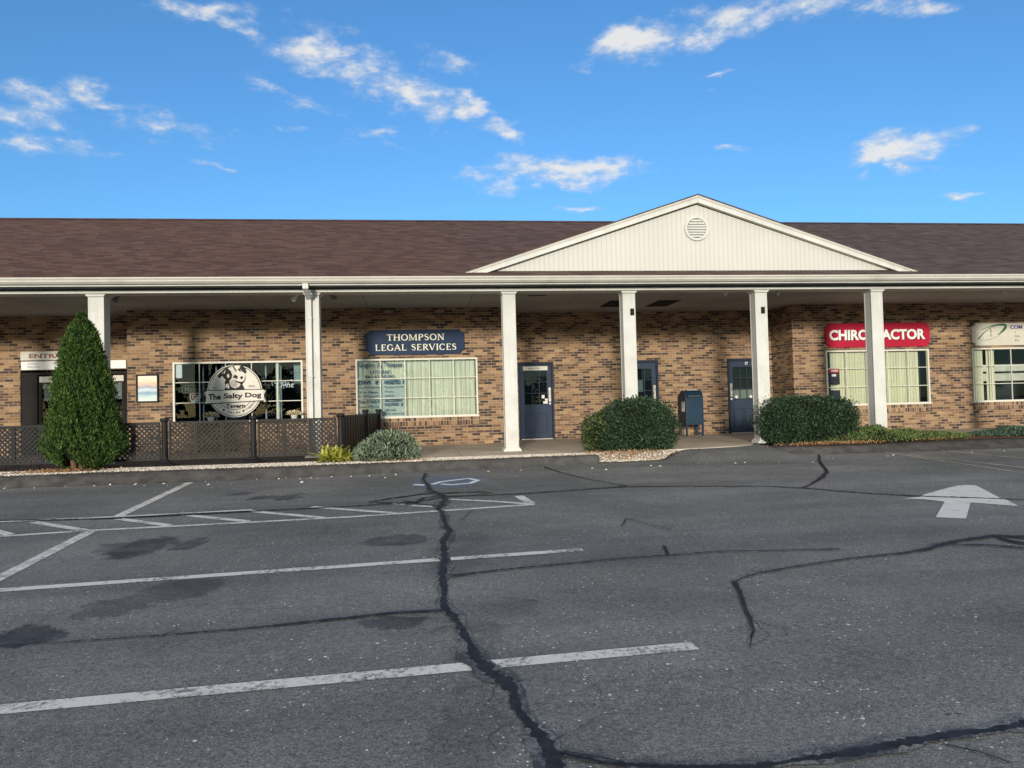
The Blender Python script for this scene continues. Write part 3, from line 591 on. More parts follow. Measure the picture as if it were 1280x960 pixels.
# stones: countless, one object
def pebbles(name, pts, smin, smax):
    mb = MB(); rs = random.Random(5)
    oct_ = [(1,0,0),(0,1,0),(-1,0,0),(0,-1,0),(0,0,1),(0,0,-1)]
    fo = [(0,1,4),(1,2,4),(2,3,4),(3,0,4),(1,0,5),(2,1,5),(3,2,5),(0,3,5)]
    for x, y, z in pts:
        s_ = rs.uniform(smin, smax); a = rs.uniform(0, 6.28); e = rs.uniform(.5, 1); f = rs.uniform(.35, .65); tl = rs.uniform(-.4, .4)
        V = []
        for u, v, w in oct_:
            u *= s_; v *= s_*e; w = w*s_*f+u*tl
            V.append((x+u*math.cos(a)-v*math.sin(a), y+u*math.sin(a)+v*math.cos(a), z+w+s_*.15))
        mb.add(V, fo)
    return mb.build(name, 'stone')
pp = []
for _ in range(13000):
    x = random.uniform(-9.5, 4.95); f = BF(x); b = -1.12 if x < 3.2 else -1.0
    if x > 3.25: b = min(b, -1.0)
    y = f+(b-f)*random.random()**1.2
    if -7.1 < x < -5.4 and y > -1.55 and random.random() < .75: continue
    if 3.3 < x < 4.9 and y > -1.25 and random.random() < .7: continue
    pp.append((x, y, bz(x, y)+.012))
for _ in range(70):  # strays rolled onto the lot
    x = random.uniform(-8, 13); y = -2.15-abs(random.gauss(0, .25)) if x < 7 else -1.75-abs(random.gauss(0, .25))
    pp.append((x, y, zl(x, y)+.002))
tag(pebbles('river_stones', pp, .012, .030), 'loose pale river stones strewn along the kerb edge', 'stones', kind='stuff')
# fallen leaves and mulch bits under the tree and the bushes
P_ = []
for cx, cy, sx, sy, n in ((-6.2, -1.45, .55, .2, 900), (3.9, -1.3, .7, .2, 700), (8.5, -.9, 1.0, .12, 900), (-.4, -1.5, .5, .1, 150), (10.5, -.7, .8, .06, 200)):
    for _ in range(n):
        x = random.gauss(cx, sx*.6); y = cy+random.uniform(-sy, sy); P_.append((x, y, (bz(x, y) if x < 5 else -.02)+.03+random.random()*.02))
tag(leaves('leaf_litter', P_, np.tile((0, 0, .2), (len(P_), 1)), .035, 'leafbrown', None, 0, .6, 1.5), 'brown dry leaf litter and mulch under the bushes', 'leaf litter', kind='stuff')

# ------------------------------------------------------------------ building
B = thing('shopping_plaza', 'long single-storey tan brick strip of shops with a white columned porch and brown shingle roof', 'building', (4.5, 4, 0))
def wall(x0, x1, y, z0, z1, holes, name='brick_wall', depth=.11):
    xs_ = sorted(set([x0, x1]+[h[0] for h in holes]+[h[1] for h in holes])); zs = sorted(set([z0, z1]+[h[2] for h in holes]+[h[3] for h in holes]))
    mb = MB()
    for a, b in zip(xs_, xs_[1:]):
        for c, d in zip(zs, zs[1:]):
            cx, cz = (a+b)/2, (c+d)/2
            if any(h[0] < cx < h[1] and h[2] < cz < h[3] for h in holes): continue
            mb.add([(a, y, c), (b, y, c), (b, y, d), (a, y, d)], [(0, 1, 2, 3)])
    for h in holes:
        a, b, c, d = h[:4]; e = y+depth
        mb.add([(a, y, c), (a, e, c), (a, e, d), (a, y, d)], [(0, 1, 2, 3)]); mb.add([(b, y, c), (b, y, d), (b, e, d), (b, e, c)], [(0, 1, 2, 3)])
        mb.add([(a, y, d), (a, e, d), (b, e, d), (b, y, d)], [(0, 1, 2, 3)]); mb.add([(a, y, c), (b, y, c), (b, e, c), (a, e, c)], [(0, 1, 2, 3)])
    return mb.build(name, 'brick', B)
W1 = (-5.90, -2.85, .70, 2.18); W2 = (-1.58, 1.45, .70, 2.18); W3 = (10.80, 13.80, .71, 2.20); W4 = (15.08, 18.08, .71, 2.20)
CX1, CX2, CX3 = -6.93, 2.12, 9.88
D1, D2, D3 = (2.64, 3.61), (5.59, 6.56), (8.56, 9.53)
wall(CX1, CX2, Y1, 0, HC, [W1, W2]); wall(CX3, XR, Y1, 0, HC, [W3, W4])
wall(CX2, CX3, Y2, 0, HC, [(d[0], d[1], 0, 2.1) for d in (D1, D2, D3)])
wall(XL, CX1, YE, 0, HC, [(-9.80, -7.30, 0, 2.10)])
for x, ya, yb in ((CX1, Y1, YE), (CX2, Y1, Y2), (CX3, Y1, Y2)):
    mb = MB(); mb.add([(x, ya, 0), (x, yb, 0), (x, yb, HC), (x, ya, HC)], [(0, 1, 2, 3)]); mb.build('return_wall', 'brick', B)
for w in (W1, W2, W3, W4):
    mb = MB(); mb.box(w[0]-.02, w[1]+.02, Y1-.022, Y1+.05, w[2]-.205, w[2]-.012); mb.build('brick_sill', 'brick_soldier', B)
# shell: ends, back, dark rooms
for x in (XL, XR):
    mb = MB(); mb.poly([(x, 0.3, 0), (x, 12.4, 0), (x, 12.4, 3.5), (x, RIDGE_Y, RIDGE_Z-.05), (x, .3, 3.5)]); mb.build('outer_wall', 'brick', B)
mb = MB(); mb.poly([(XL, 12.4, 0), (XR, 12.4, 0), (XR, 12.4, 3.5), (XL, 12.4, 3.5)]); mb.build('outer_wall', 'brick', B)
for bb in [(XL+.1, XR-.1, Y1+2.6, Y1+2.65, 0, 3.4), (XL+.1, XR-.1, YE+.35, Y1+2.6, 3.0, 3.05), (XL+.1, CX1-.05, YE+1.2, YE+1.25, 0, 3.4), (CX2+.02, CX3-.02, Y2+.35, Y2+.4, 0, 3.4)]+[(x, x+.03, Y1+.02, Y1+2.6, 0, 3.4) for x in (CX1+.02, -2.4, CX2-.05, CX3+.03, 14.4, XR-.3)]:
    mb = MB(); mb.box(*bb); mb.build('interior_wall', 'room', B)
# ceiling of the porch
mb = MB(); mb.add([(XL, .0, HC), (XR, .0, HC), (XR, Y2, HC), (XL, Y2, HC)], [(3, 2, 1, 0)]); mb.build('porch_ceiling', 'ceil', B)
for a, b in ((4.66, 5.27), (5.88, 6.46)):
    mb = MB(); mb.box(a, b, 2.45, 3.62, HC-.006, HC-.002); mb.build('ceiling_opening', 'dark', B)
mb = MB(); mb.box(2.5, 2.9, 1.5, 1.56, HC-.012, HC-.002); mb.build('ceiling_slot', 'dark', B)
# roof
mb = MB(); ov = .35
mb.add([(XL-ov, EAVE_Y, EAVE_Z), (XR+ov, EAVE_Y, EAVE_Z), (XR+ov, RIDGE_Y, RIDGE_Z), (XL-ov, RIDGE_Y, RIDGE_Z), (XR+ov, RIDGE_Y*2-EAVE_Y, EAVE_Z), (XL-ov, RIDGE_Y*2-EAVE_Y, EAVE_Z)], [(0, 1, 2, 3), (3, 2, 4, 5)])
mb.add([(XL-ov, EAVE_Y, EAVE_Z-.02), (XR+ov, EAVE_Y, EAVE_Z-.02), (XR+ov, RIDGE_Y, RIDGE_Z-.02), (XL-ov, RIDGE_Y, RIDGE_Z-.02)], [(3, 2, 1, 0)])
mb.add([(XL-ov, EAVE_Y, EAVE_Z-.02), (XR+ov, EAVE_Y, EAVE_Z-.02), (XR+ov, EAVE_Y, EAVE_Z), (XL-ov, EAVE_Y, EAVE_Z)], [(0, 1, 2, 3)])
RF = mb.build('roof', 'roof', B)
mb = MB(); n = int((XR-XL+.7)/.3)
for i in range(n):
    x = XL-.35+i*.3; mb.add([(x, RIDGE_Y-.13, RIDGE_Z-.13*SL+.012+.004*(i % 2)), (x+.296, RIDGE_Y-.13, RIDGE_Z-.13*SL+.012+.004*(i % 2)), (x+.296, RIDGE_Y, RIDGE_Z+.028), (x, RIDGE_Y, RIDGE_Z+.028), (x+.296, RIDGE_Y+.13, RIDGE_Z-.13*SL+.012), (x, RIDGE_Y+.13, RIDGE_Z-.13*SL+.012)], [(0, 1, 2, 3), (3, 2, 4, 5)])
mb.build('ridge_cap', 'roof', RF)
# gutter, fascia, soffit, beam
mb = MB(); mb.prism([(-.452, 3.525), (-.452, 3.405), (-.52, 3.405), (-.565, 3.445), (-.548, 3.470), (-.575, 3.500), (-.575, 3.525), (-.555, 3.525), (-.55, 3.505), (-.47, 3.44), (-.47, 3.525)], XL-.3, XR+.3, 'x')
mb.build('gutter', 'trim', B)
mb = MB(); mb.box(XL-.3, XR+.3, -.449, -.42, 3.375, 3.52); mb.build('fascia', 'white', B)
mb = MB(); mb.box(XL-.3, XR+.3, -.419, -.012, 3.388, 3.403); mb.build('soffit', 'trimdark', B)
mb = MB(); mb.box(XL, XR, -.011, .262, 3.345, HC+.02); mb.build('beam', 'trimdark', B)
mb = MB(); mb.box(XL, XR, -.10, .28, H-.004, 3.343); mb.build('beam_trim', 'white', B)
# columns
COLX = [-14.3, -10.26, -6.19, -2.11, 1.86, 4.41, 7.34, 10.02, 14.35, 18.4, 22.4]
def column(x):
    mb = MB(); w = .13
    if abs(x+6.19) < .1: w = .14
    mb.box(x-w, x+w, .0, 2*w, 0.02, H-.001)
    for a in (x-w-.006, x+w-.022): mb.box(a, a+.028, -.006, .02, .05, H-.05)
    for a in (x-w-.006, x+w-.022): mb.box(a, a+.028, 2*w-.02, 2*w+.006, .05, H-.05)
    mb.prism([(x-w-.06, 0), (x+w+.06, 0), (x+w+.05, .03), (x+w+.012, .08), (x-w-.012, .08), (x-w-.05, .03)], -.05, 2*w+.05, 'y')
    mb.prism([(x-w-.055, H-.002), (x-w-.01, H-.055), (x+w+.01, H-.055), (x+w+.055, H-.002)], -.045, 2*w+.045, 'y')
    return mb.build('column', 'white', B, bevel=.004)
for x in COLX: column(x)
for x, z in ((4.47, 2.85), (7.37, 2.86)):
    mb = MB(); mb.box(x-.04, x+.04, -.03, -.008, z-.07, z+.07, 0); mb.box(x-.025, x+.03, -.05, -.031, z-.045, z+.05, 0); mb.build('column_plate', 'black', B)
# downspout on the second column
mb = MB(); px = -2.16
mb.box(px-.055, px+.055, -.53, -.455, 3.30, 3.402); mb.prism([(-.53, 3.30), (-.455, 3.30), (-.03, 3.20), (-.09, 3.14)], px-.05, px+.05, 'x')
mb.box(px-.045, px+.045, -.088, -.012, .30, 3.17); mb.box(px-.055, px+.055, -.095, -.011, 1.6, 1.63); mb.box(px-.055, px+.055, -.095, -.011, 2.75, 2.78)
mb.prism([(-.088, .30), (-.012, .30), (-.012, .18), (-.26, .06), (-.29, .13)], px-.045, px+.045, 'x'); mb.build('downspout', 'white', B, bevel=.006)
# pediment
GC, GH, GZ0, GZ1 = 5.90, 5.10, 3.60, 5.28
gs = (GZ1-GZ0)/GH
G = MB(); G.add([(GC-GH+.5, -.12, GZ0+.02), (GC+GH-.5, -.12, GZ0+.02), (GC, -.12, GZ1-.17)], [(0, 1, 2)]); PD = G.build('pediment_siding', 'siding', B)
def rake(name, off, th, ya, yb, mat, par):
    mb = MB()
    for s_ in (-1, 1):
        o = [(GC, GZ1-off), (GC+s_*GH, GZ0-off), (GC+s_*(GH-th/gs*1.0), GZ0-off), (GC, GZ1-off-th*1.05)]
        if s_ < 0: o = o[::-1]
        mb.prism(o, ya, yb, 'y')
    return mb.build(name, mat, par)
rake('rake_board', .0, .145, -.24, -.215, 'white', B)
rake('rake_soffit', .012, .13, -.214, -.121, 'white', B)
rake('rake_moulding', -.0, .045, -.255, -.242, 'trim', B)
mb = MB()
for s_ in (-1, 1):
    yb0 = EAVE_Y+(GZ0-EAVE_Z)/SL; yb1 = EAVE_Y+(GZ1-EAVE_Z)/SL
    for dz in (.024, .004):
        mb.add([(GC, -.27, GZ1+dz), (GC+s_*(GH+.08), -.27, GZ0-.028+dz), (GC+s_*(GH+.08), yb0, GZ0-.028+dz), (GC, yb1+.05, GZ1+dz)], [(0, 1, 2, 3)])
    mb.add([(GC, -.27, GZ1+.024), (GC, -.27, GZ1+.004), (GC+s_*(GH+.08), -.27, GZ0-.024), (GC+s_*(GH+.08), -.27, GZ0-.004)], [(0, 1, 2, 3)])
mb.build('pediment_roof', 'roof', B)
# round louvred vent
V = MB(); vx, vz = 5.89, 4.60; n = 40; vs = []
for r, y in ((.265, -.125), (.265, -.165), (.215, -.165), (.205, -.125)):
    vs += [(vx+r*math.cos(2*math.pi*k/n), y, vz+r*math.sin(2*math.pi*k/n)) for k in range(n)]
V.add(vs, [(i*n+k, i*n+(k+1) % n, (i+1)*n+(k+1) % n, (i+1)*n+k) for i in range(3) for k in range(n)])
VT = V.build('gable_vent', 'white', B)
mb = MB()
for i in range(7):
    z = vz-.165+i*.055; hw = math.sqrt(max(.001, .205**2-(z-vz)**2)); mb.prism([(-.155, z-.018), (-.124, z+.024), (-.124, z+.014), (-.15, z-.024)], vx-hw, vx+hw, 'x')
mb.build('louvre', 'white', VT)
mb = MB(); mb.poly([(vx+.206*math.cos(2*math.pi*k/n), -.1225, vz+.206*math.sin(2*math.pi*k/n)) for k in range(n)][::-1]); mb.build('vent_backing', 'trimdark', VT)

# windows
def window(w, name, ncol=5):
    x0, x1, z0, z1 = w; y = Y1+.035
    mb = MB(); t = .045
    mb.box(x0+.002, x1-.002, y-.05, y+.03, z1-t, z1-.002); mb.box(x0+.002, x1-.002, y-.06, y+.03, z0+.002, z0+t)
    mb.box(x0+.002, x0+t, y-.048, y+.03, z0+t, z1-t); mb.box(x1-t, x1-.002, y-.048, y+.03, z0+t, z1-t)
    mb.box(x0-.03, x1+.03, Y1-.035, Y1-.003, z0-.010, z0+.012)
    f = mb.build(name, 'frame', B)
    mb = MB(); pw = (x1-x0)/ncol; ph = (z1-z0)/3
    for i in range(1, ncol): mb.box(x0+i*pw-.009, x0+i*pw+.009, y-.018, y+.012, z0+t, z1-t)
    for k in (1, 2): mb.box(x0+t, x1-t, y-.016, y+.010, z0+k*ph-.0085, z0+k*ph+.0085)
    mb.build('muntin', 'frame', f)
    mb = MB(); mb.poly([(x0+t, y+.0, z0+t), (x1-t, y, z0+t), (x1-t, y, z1-t), (x0+t, y, z1-t)]); mb.build('pane', 'tavernglass' if w is W1 else 'glass', f)
    return f
def drape(x0, x1, y, z0, z1, name, mat, par, wl=.11, amp=.025):
    mb = MB(); n = int((x1-x0)/.018); rs = random.Random(int(x0*10)); ph = 0
    for i in range(n+1):
        x = x0+(x1-x0)*i/n; ph += 2*math.pi*.018/(wl*rs.uniform(.7, 1.4)); yy = y+amp*math.sin(ph)+amp*.4*math.sin(x*3.3)
        mb.v += [(x, yy, z0), (x, yy*.6+y*.4, z1)]
    mb.f = [(2*i, 2*i+2, 2*i+3, 2*i+1) for i in range(n)]; mb.mi = [0]*n
    return mb.build(name, mat, par, smooth=True)
def blinds(x0, x1, y, z0, z1, par, ang=.20, w=.098):
    mb = MB(); n = int((x1-x0)/.08); rs = random.Random(4)
    for i in range(n):
        x = x0+.04+i*.08; a = ang+rs.uniform(-.08, .08); dx, dy = w/2*math.cos(a), w/2*math.sin(a)
        mb.add([(x-dx, y-dy, z0), (x+dx, y+dy, z0), (x+dx, y+dy, z1), (x-dx, y-dy, z1)], [(0, 1, 2, 3)])
    return mb.build('vertical_blind', 'blind', par)
F1 = window(W1, 'window'); F2 = window(W2, 'window'); F3 = window(W3, 'window'); F4 = window(W4, 'window')
drape(W2[0]+.05, W2[1]-.05, Y1+.20, .72, 2.16, 'curtain', 'curtain', F2)
# lettering on the law office window (left two columns of panes)
yL = Y1+.031; fx = lambda px: -1.58+(px-65)/(12*49.7); fz = lambda py: 2.18-(py-50)/(12*50.2)
def wtext(s, a, b, t, bt, bold=.012):
    ws = s.split(); tot = sum(len(q_)+1 for q_ in ws)-1; k = 0
    for q_ in ws:
        mb = MB(); u0 = a+(b-a)*k/tot; u1 = a+(b-a)*(k+len(q_))/tot; textmesh(mb, q_, fx(u0), fz(bt), fx(u1)-fx(u0), fz(t)-fz(bt), yL, 0, bold+.012); mb.build('window_lettering', 'tealink', F2); k += len(q_)+1
wtext('Gregory A. Thompson', 110, 745, 100, 195); wtext('ATTORNEY', 265, 575, 222, 270); wtext('860-627-8282', 200, 630, 292, 338)
wtext('DWI  ?', 100, 400, 372, 432, .03); wtext('ARRESTED ?', 470, 775, 370, 432, .03)
wtext('The consequences', 105, 400, 462, 492, 0); wtext('can last a lifetime', 110, 385, 530, 560, 0); wtext('We can help you', 110, 400, 595, 620, 0)
wtext('The law provides', 480, 775, 458, 490, 0); wtext('you with', 480, 600, 528, 556, 0); wtext('defenses', 480, 620, 590, 615, 0)
wtext('Need a will ?', 110, 400, 665, 712, .01); wtext('Estate planning', 110, 385, 750, 780, 0)
wtext('ACCIDENT', 480, 745, 650, 698, .02); wtext('INJURED ?', 480, 745, 715, 768, .02); wtext('Talk with', 475, 635, 800, 835, 0); wtext('your attorney', 475, 765, 865, 893, 0)
mb = MB(); mb.poly([(W2[0]+.05, Y1+.12, .745), (-.37, Y1+.12, .745), (-.37, Y1+.12, 1.66), (W2[0]+.05, Y1+.12, 1.66)]); mb.build('window_film', 'tealtint', F2); mb = MB(); mb.poly([(W2[0]+.05, Y1+.13, 1.66), (-1.42, Y1+.13, 1.66), (-1.42, Y1+.13, 2.13), (W2[0]+.05, Y1+.13, 2.13)])
mb.build('window_film', 'tealtint', F2)
# tavern window: dim room, a pulled-back curtain and hanging strips
drape(W1[1]-.68, W1[1]-.58, Y1+.16, .74, 2.14, 'curtain', 'curtain', F1, .05, .02)
drape(W1[0]+1.02, W1[0]+1.30, Y1+.4, 1.5, 2.14, 'curtain', 'tealtint', F1, .08, .02)
drape(W1[1]-.28, W1[1]-.05, Y1+.4, 1.62, 2.14, 'curtain', 'tealtint', F1, .08, .02)
mb = MB(); mb.box(W1[0]+.05, W1[0]+.20, Y1+.06, Y1+.066, 1.80, 2.13); mb.build('paper_notice', 'label', F1)
for i, dx in enumerate((.55, .86, 1.5, 2.05, 2.42)):
    mb = MB(); mb.box(W1[0]+dx, W1[0]+dx+.035, Y1+.5, Y1+.52, .75, 2.14); mb.build('interior_post', 'tealtint', F1)
blinds(W3[0]+.22, W3[1]-.16, Y1+.16, .74, 2.15, F3)
blinds(W4[0]+.04, W4[0]+.48, Y1+.16, .74, 2.15, F4); blinds(W4[0]+.56, W4[0]+.86, Y1+.17, .74, 2.15, F4, .15)
mb = MB(); mb.cbox(W3[0]+.09, W3[0]+.40, Y1+.022, Y1+.03, 1.28, 1.72, .002); o = mb.build('window_plaque', 'mailside', F3)
mb = MB(); mb.box(W3[0]+.10, W3[0]+.39, Y1+.014, Y1+.0195, 1.60, 1.70); mb.build('plaque_header', 'sigred', o)
mb = MB(); textmesh(mb, 'OPEN', W3[0]+.15, 1.625, .19, .05, Y1+.010, 0, .03); mb.build('plaque_lettering', 'label', o); mb = MB(); mb.box(W3[0]+.17, W3[0]+.29, Y1+.012, Y1+.0195, 1.50, 1.56); mb.build('plaque_lettering', 'label', o)
mb = MB(); mb.cbox(W3[0]+.12, W3[0]+.40, Y1+.022, Y1+.03, .76, 1.13, .002); mb.build('window_plaque', 'mailside', F3)
mb = MB(); mb.cbox(W3[1]-.15, W3[1]-.06, Y1+.3, Y1+.33, .75, 2.1, .004); mb.build('interior_post', 'room', F3)
# pale blocks put in for a vehicle's reflection in the last window
mb = MB(); mb.cbox(16.15, 17.9, Y1+1.2, Y1+1.6, 1.30, 1.52, .03); mb.cbox(16.15, 17.9, Y1+1.2, Y1+1.6, 1.58, 1.78, .03); mb.cbox(16.05, 16.12, Y1+1.1, Y1+1.2, 1.20, 1.85, .01); mb.build('vehicle_reflection', 'glint', F4)

# doors
def door(d, hs, kind):
    x0, x1 = d; y = Y2+.02; w = x1-x0
    mb = MB(); mb.box(x0+.002, x0+.055, y-.045, y+.08, .0, 2.095); mb.box(x1-.055, x1-.002, y-.045, y+.08, .0, 2.095); mb.box(x0+.055, x1-.055, y-.044, y+.08, 2.03, 2.094)
    f = mb.build('door_frame', 'doorframe', B)
    mb = MB(); mb.box(x0+.06, x1-.06, y-.06, y+.05, .002, .022); mb.build('threshold', 'metal', f)
    a, b = x0+.058, x1-.058; ga, gb, gz0, gz1 = a+.115, b-.125, .95, 1.86
    mb = MB(); yf = y+.01
    mb.box(a, ga, yf, yf+.045, .025, 2.027); mb.box(gb, b, yf, yf+.045, .025, 2.027); mb.box(ga, gb, yf, yf+.045, .025, gz0); mb.box(ga, gb, yf, yf+.045, gz1, 2.027)
    pn = (gb-ga)/2; trims = []
    for i in range(2):
        p0 = ga+i*(pn+.012)+.0; p1 = p0+pn-.03
        for (u0, u1, v0, v1) in ((p0, p0+.014, .18, .70), (p1-.014, p1, .18, .70), (p0+.014, p1-.014, .18, .194), (p0+.014, p1-.014, .686, .70), (p0+.045, p1-.045, .225, .655)):
            trims.append((u0, u1, yf-(.006 if (u1-u0) > .05 and (v1-v0) > .1 else .012), yf-.0008, v0, v1))
    L_ = mb.build('door', 'door', B, bevel=.003)
    for k in (0, 1):
        mb = MB(); [mb.box(*q_) for q_ in trims[k*5:k*5+4]]; mb.build('panel_moulding', 'doorframe', L_); mb = MB(); mb.box(*trims[k*5+4]); mb.build('door_panel', 'door', L_, bevel=.004)  # darker moulding colour draws the shade of the panel grooves
    mb = MB(); mb.poly([(ga, yf+.015, gz0), (gb, yf+.015, gz0), (gb, yf+.015, gz1), (ga, yf+.015, gz1)]); mb.build('pane', 'darkglass', L_)
    mb = MB(); mb.box(ga-.02, gb+.02, yf+.12, yf+.14, gz0-.1, gz1+.1); mb.build('inner_blind', 'room', L_)
    mb = MB()
    for i in (1, 2): mb.box(ga+i*(gb-ga)/3-.008, ga+i*(gb-ga)/3+.008, yf-.002, yf+.012, gz0, gz1)
    for i in (1, 2): mb.box(ga, gb, yf-.003, yf+.011, gz0+i*(gz1-gz0)/3-.008, gz0+i*(gz1-gz0)/3+.008)
    mb.build('muntin', 'door', L_)
    hx = b-.085 if hs > 0 else a+.02
    mb = MB(); mb.cbox(hx, hx+.068, yf-.014, yf-.002, 1.02, 1.40, .004); mb.tube([(hx+.034, yf-.012, 1.10), (hx+.034, yf-.05, 1.12), (hx+.034, yf-.05, 1.30), (hx+.034, yf-.012, 1.32)], .009); mb.build('handle', 'metal', L_)
    mb = MB(); mb.lathe(0, 0, [(.001, 0), (.028, 0), (.028, .012), (.001, .012)], 14)
    mb.v = [(hx+.034+v[0], yf-.002-v[2], .965+v[1]) for v in mb.v]; mb.build('lock', 'label', L_)
    if kind == 1:
        mb = MB(); mb.box(ga-.03, gb+.03, yf-.008, yf-.004, 1.875, 1.985); s_ = mb.build('sign_strip', 'board', L_)
        mb = MB(); textmesh(mb, 'SUITE', ga+.12, 1.905, .3, .045, yf-.0085, 0, .01); mb.build('lettering', 'mailside', s_)
        for bb in ((gb-.15, gb-.07, yf-.004, yf-.0015, 1.11, 1.20), (gb-.06, gb+.01, yf-.005, yf-.0015, 1.04, 1.10), (gb-.11, gb+.01, yf-.004, yf-.0015, .965, 1.03)):
            mb = MB(); mb.box(*bb); mb.build('paper_sticker', 'label', L_)
    if kind == 2:
        mb = MB(); mb.box(ga+.18, ga+.38, yf+.05, yf+.055, 1.22, 1.55); mb.build('poster', 'tealtint', L_)
    if kind == 3:
        mb = MB(); textmesh(mb, '27', (ga+gb)/2+.06, 1.925, .09, .075, yf-.004, 0, .03); mb.build('door_number', 'label', L_)
        for cx in (ga+.09, gb-.10):
            mb = MB(); mb.lathe(0, 0, [(.001, 0), (.04, 0), (.04, .003), (.001, .003)], 14); 
            for k in range(len(mb.v)-56, len(mb.v)): v = mb.v[k]; mb.v[k] = (cx+v[0], yf+.004-v[2], 1.02+v[1])
            mb.build('paper_sticker', 'label', L_)
        mb = MB(); mb.box(ga+.02, gb-.02, yf+.06, yf+.065, .97, 1.22); mb.build('poster', 'glint', L_)
door(D1, 1, 1); door(D2, 1, 2); door(D3, -1, 3)
# tavern entrance
mb = MB(); yE = YE+.25
for a, b in ((-9.79, -9.42), (-8.42, -8.32), (-7.36, -7.31)): mb.box(a, b, YE+.02, YE+.14, 0, 2.05)
mb.box(-9.42, -7.36, YE+.02, YE+.14, 1.98, 2.05); EF = mb.build('entrance_frame', 'wood', B)
for a, b in ((-9.40, -8.44), (-8.30, -7.38)):
    mb = MB(); y = YE+.05
    for u0, u1, v0, v1 in ((a, a+.07, .02, 1.96), (b-.07, b, .02, 1.96), (a+.07, b-.07, .02, .25), (a+.07, b-.07, 1.78, 1.96), ((a+b)/2-.02, (a+b)/2+.02, .25, 1.78), (a+.07, (a+b)/2-.02, .68, .71), ((a+b)/2+.02, b-.07, .68, .71), (a+.07, (a+b)/2-.02, 1.22, 1.24), ((a+b)/2+.02, b-.07, 1.22, 1.24)): mb.box(u0, u1, y, y+.04, v0, v1)
    L_ = mb.build('entrance_door', 'wood', B)
    mb = MB(); mb.poly([(a+.07, y+.02, .25), (b-.07, y+.02, .25), (b-.07, y+.02, 1.78), (a+.07, y+.02, 1.78)]); mb.build('pane', 'darkglass', L_)
    for bb in ((a+.08, b-.08, y+.08, y+.085, 1.35, 1.78), (a+.08, b-.08, y+.085, y+.09, .25, .62)):
        mb = MB(); mb.box(*bb); mb.build('paper_notice', 'glint', L_)
    mb = MB(); mb.box(a+.02, b-.02, y-.006, y-.001, 1.80, 1.945); s_ = mb.build('sign_strip', 'board', L_)
    mb = MB(); textmesh(mb, 'NO. 27', a+.3, 1.835, .34, .075, y-.008, 0, .04); mb.build('lettering', 'black', s_)
# ------------------------------------------------------------------ signs
def scallop(x0, x1, z0, z1, r=.1, n=5):
    p = []
    for cx, cz, a0 in ((x1, z0, 180), (x1, z1, 270), (x0, z1, 0), (x0, z0, 90)):
        pts = [(cx+r*math.cos(math.radians(a0-90*i/n if False else a0+(-90)*i/n)), cz+r*math.sin(math.radians(a0-90*i/n))) for i in range(n+1)]
        p += pts
    return p
def signboard(name, label, x0, x1, z0, z1, mat, y, r=.1, border=None, th=.045):
    t = thing(name, label, 'sign', ((x0+x1)/2, y, z0))
    mb = MB(); mb.prism(scallop(x0, x1, z0, z1, r), y-th, y, 'y'); mb.build('board', mat, t)
    if border:
        mb = MB(); o = scallop(x0, x1, z0, z1, r); i_ = scallop(x0+.022, x1-.022, z0+.022, z1-.022, r)
        n = len(o); vs = [(p[0], y-th-.002, p[1]) for p in o]+[(p[0], y-th-.002, p[1]) for p in i_]
        mb.add(vs, [(k, (k+1) % n, n+(k+1) % n, n+k) for k in range(n)]); mb.build('border', border, t)
    return t
ys = Y1-.004
s1 = signboard('shop_sign', 'navy sign board with cream serif letters THOMPSON LEGAL SERVICES', -1.32, 1.13, 2.27, 2.89, 'navy', ys, .10)
for q_, a, b, w_ in (('THOMPSON', -.80, 2.625, 1.43), ('LEGAL', -1.09, 2.375, .78), ('SERVICES', -.20, 2.375, 1.13)):
    mb = MB(); serif_text(mb, q_, a, b, w_, .155, ys-.049); mb.build('lettering', 'cream', s1)
s2 = signboard('shop_sign', 'crimson sign board with bold white letters CHIROPRACTOR', 10.80, 13.82, 2.27, 2.92, 'red', ys, .09)
mb = MB(); textmesh(mb, 'CHIROPRACTOR', 10.93, 2.445, 2.78, .285, ys-.048, 0, .045); mb.build('letter_shadow', 'redshadow', s2)
mb = MB(); textmesh(mb, 'CHIROPRACTOR', 10.90, 2.46, 2.78, .285, ys-.052, 0, .040); mb.build('lettering', 'signwhite', s2)
s3 = signboard('shop_sign', 'pale cream sign board with a dark green swoosh and violet letters COM', 15.08, 18.1, 2.26, 2.88, 'board', ys, .09)
kx = lambda p: 15.08+(p-155)/(17.07*45.3); kz = lambda p: 2.88-(p-150)/(17.07*45.3)
def swo(pts, ws, mat, name, lift):
    mb = MB(); ribbon(mb, [(kx(a), kz(b)) for a, b in pts], [w/(17.07*45.3) for w in ws], lambda a, b: (a, ys-.045-lift, b)); mb.build(name, mat, s3)
swo([(360, 300), (480, 255), (640, 210), (800, 190), (900, 190), (945, 215), (930, 260), (880, 310), (820, 360), (740, 410)], [8, 14, 22, 34, 50, 60, 62, 50, 30, 8], 'green', 'logo', .003)
swo([(285, 490), (330, 450), (420, 360), (520, 290), (600, 250), (700, 222)], [24, 22, 18, 16, 12, 6], 'green', 'logo', .004)
swo([(290, 500), (420, 520), (600, 495), (740, 440), (830, 380)], [6, 14, 18, 14, 6], 'ltgreen', 'logo', .005)
mb = MB()
def ktext(s, a, b, t, bt, bold=.02, mat='green'):
    mb = MB(); textmesh(mb, s, kx(a), kz(bt), kx(b)-kx(a), kz(t)-kz(bt), ys-.048, 0, bold); mb.build('lettering', mat, s3)
ktext('COM', 1040, 1330, 205, 285, .04, 'violet')
ktext('MA', 1150, 1260, 420, 465, .0); ktext('Pa', 1150, 1240, 505, 555, .0); ktext('T', 1140, 1180, 340, 378, 0); mb = MB()
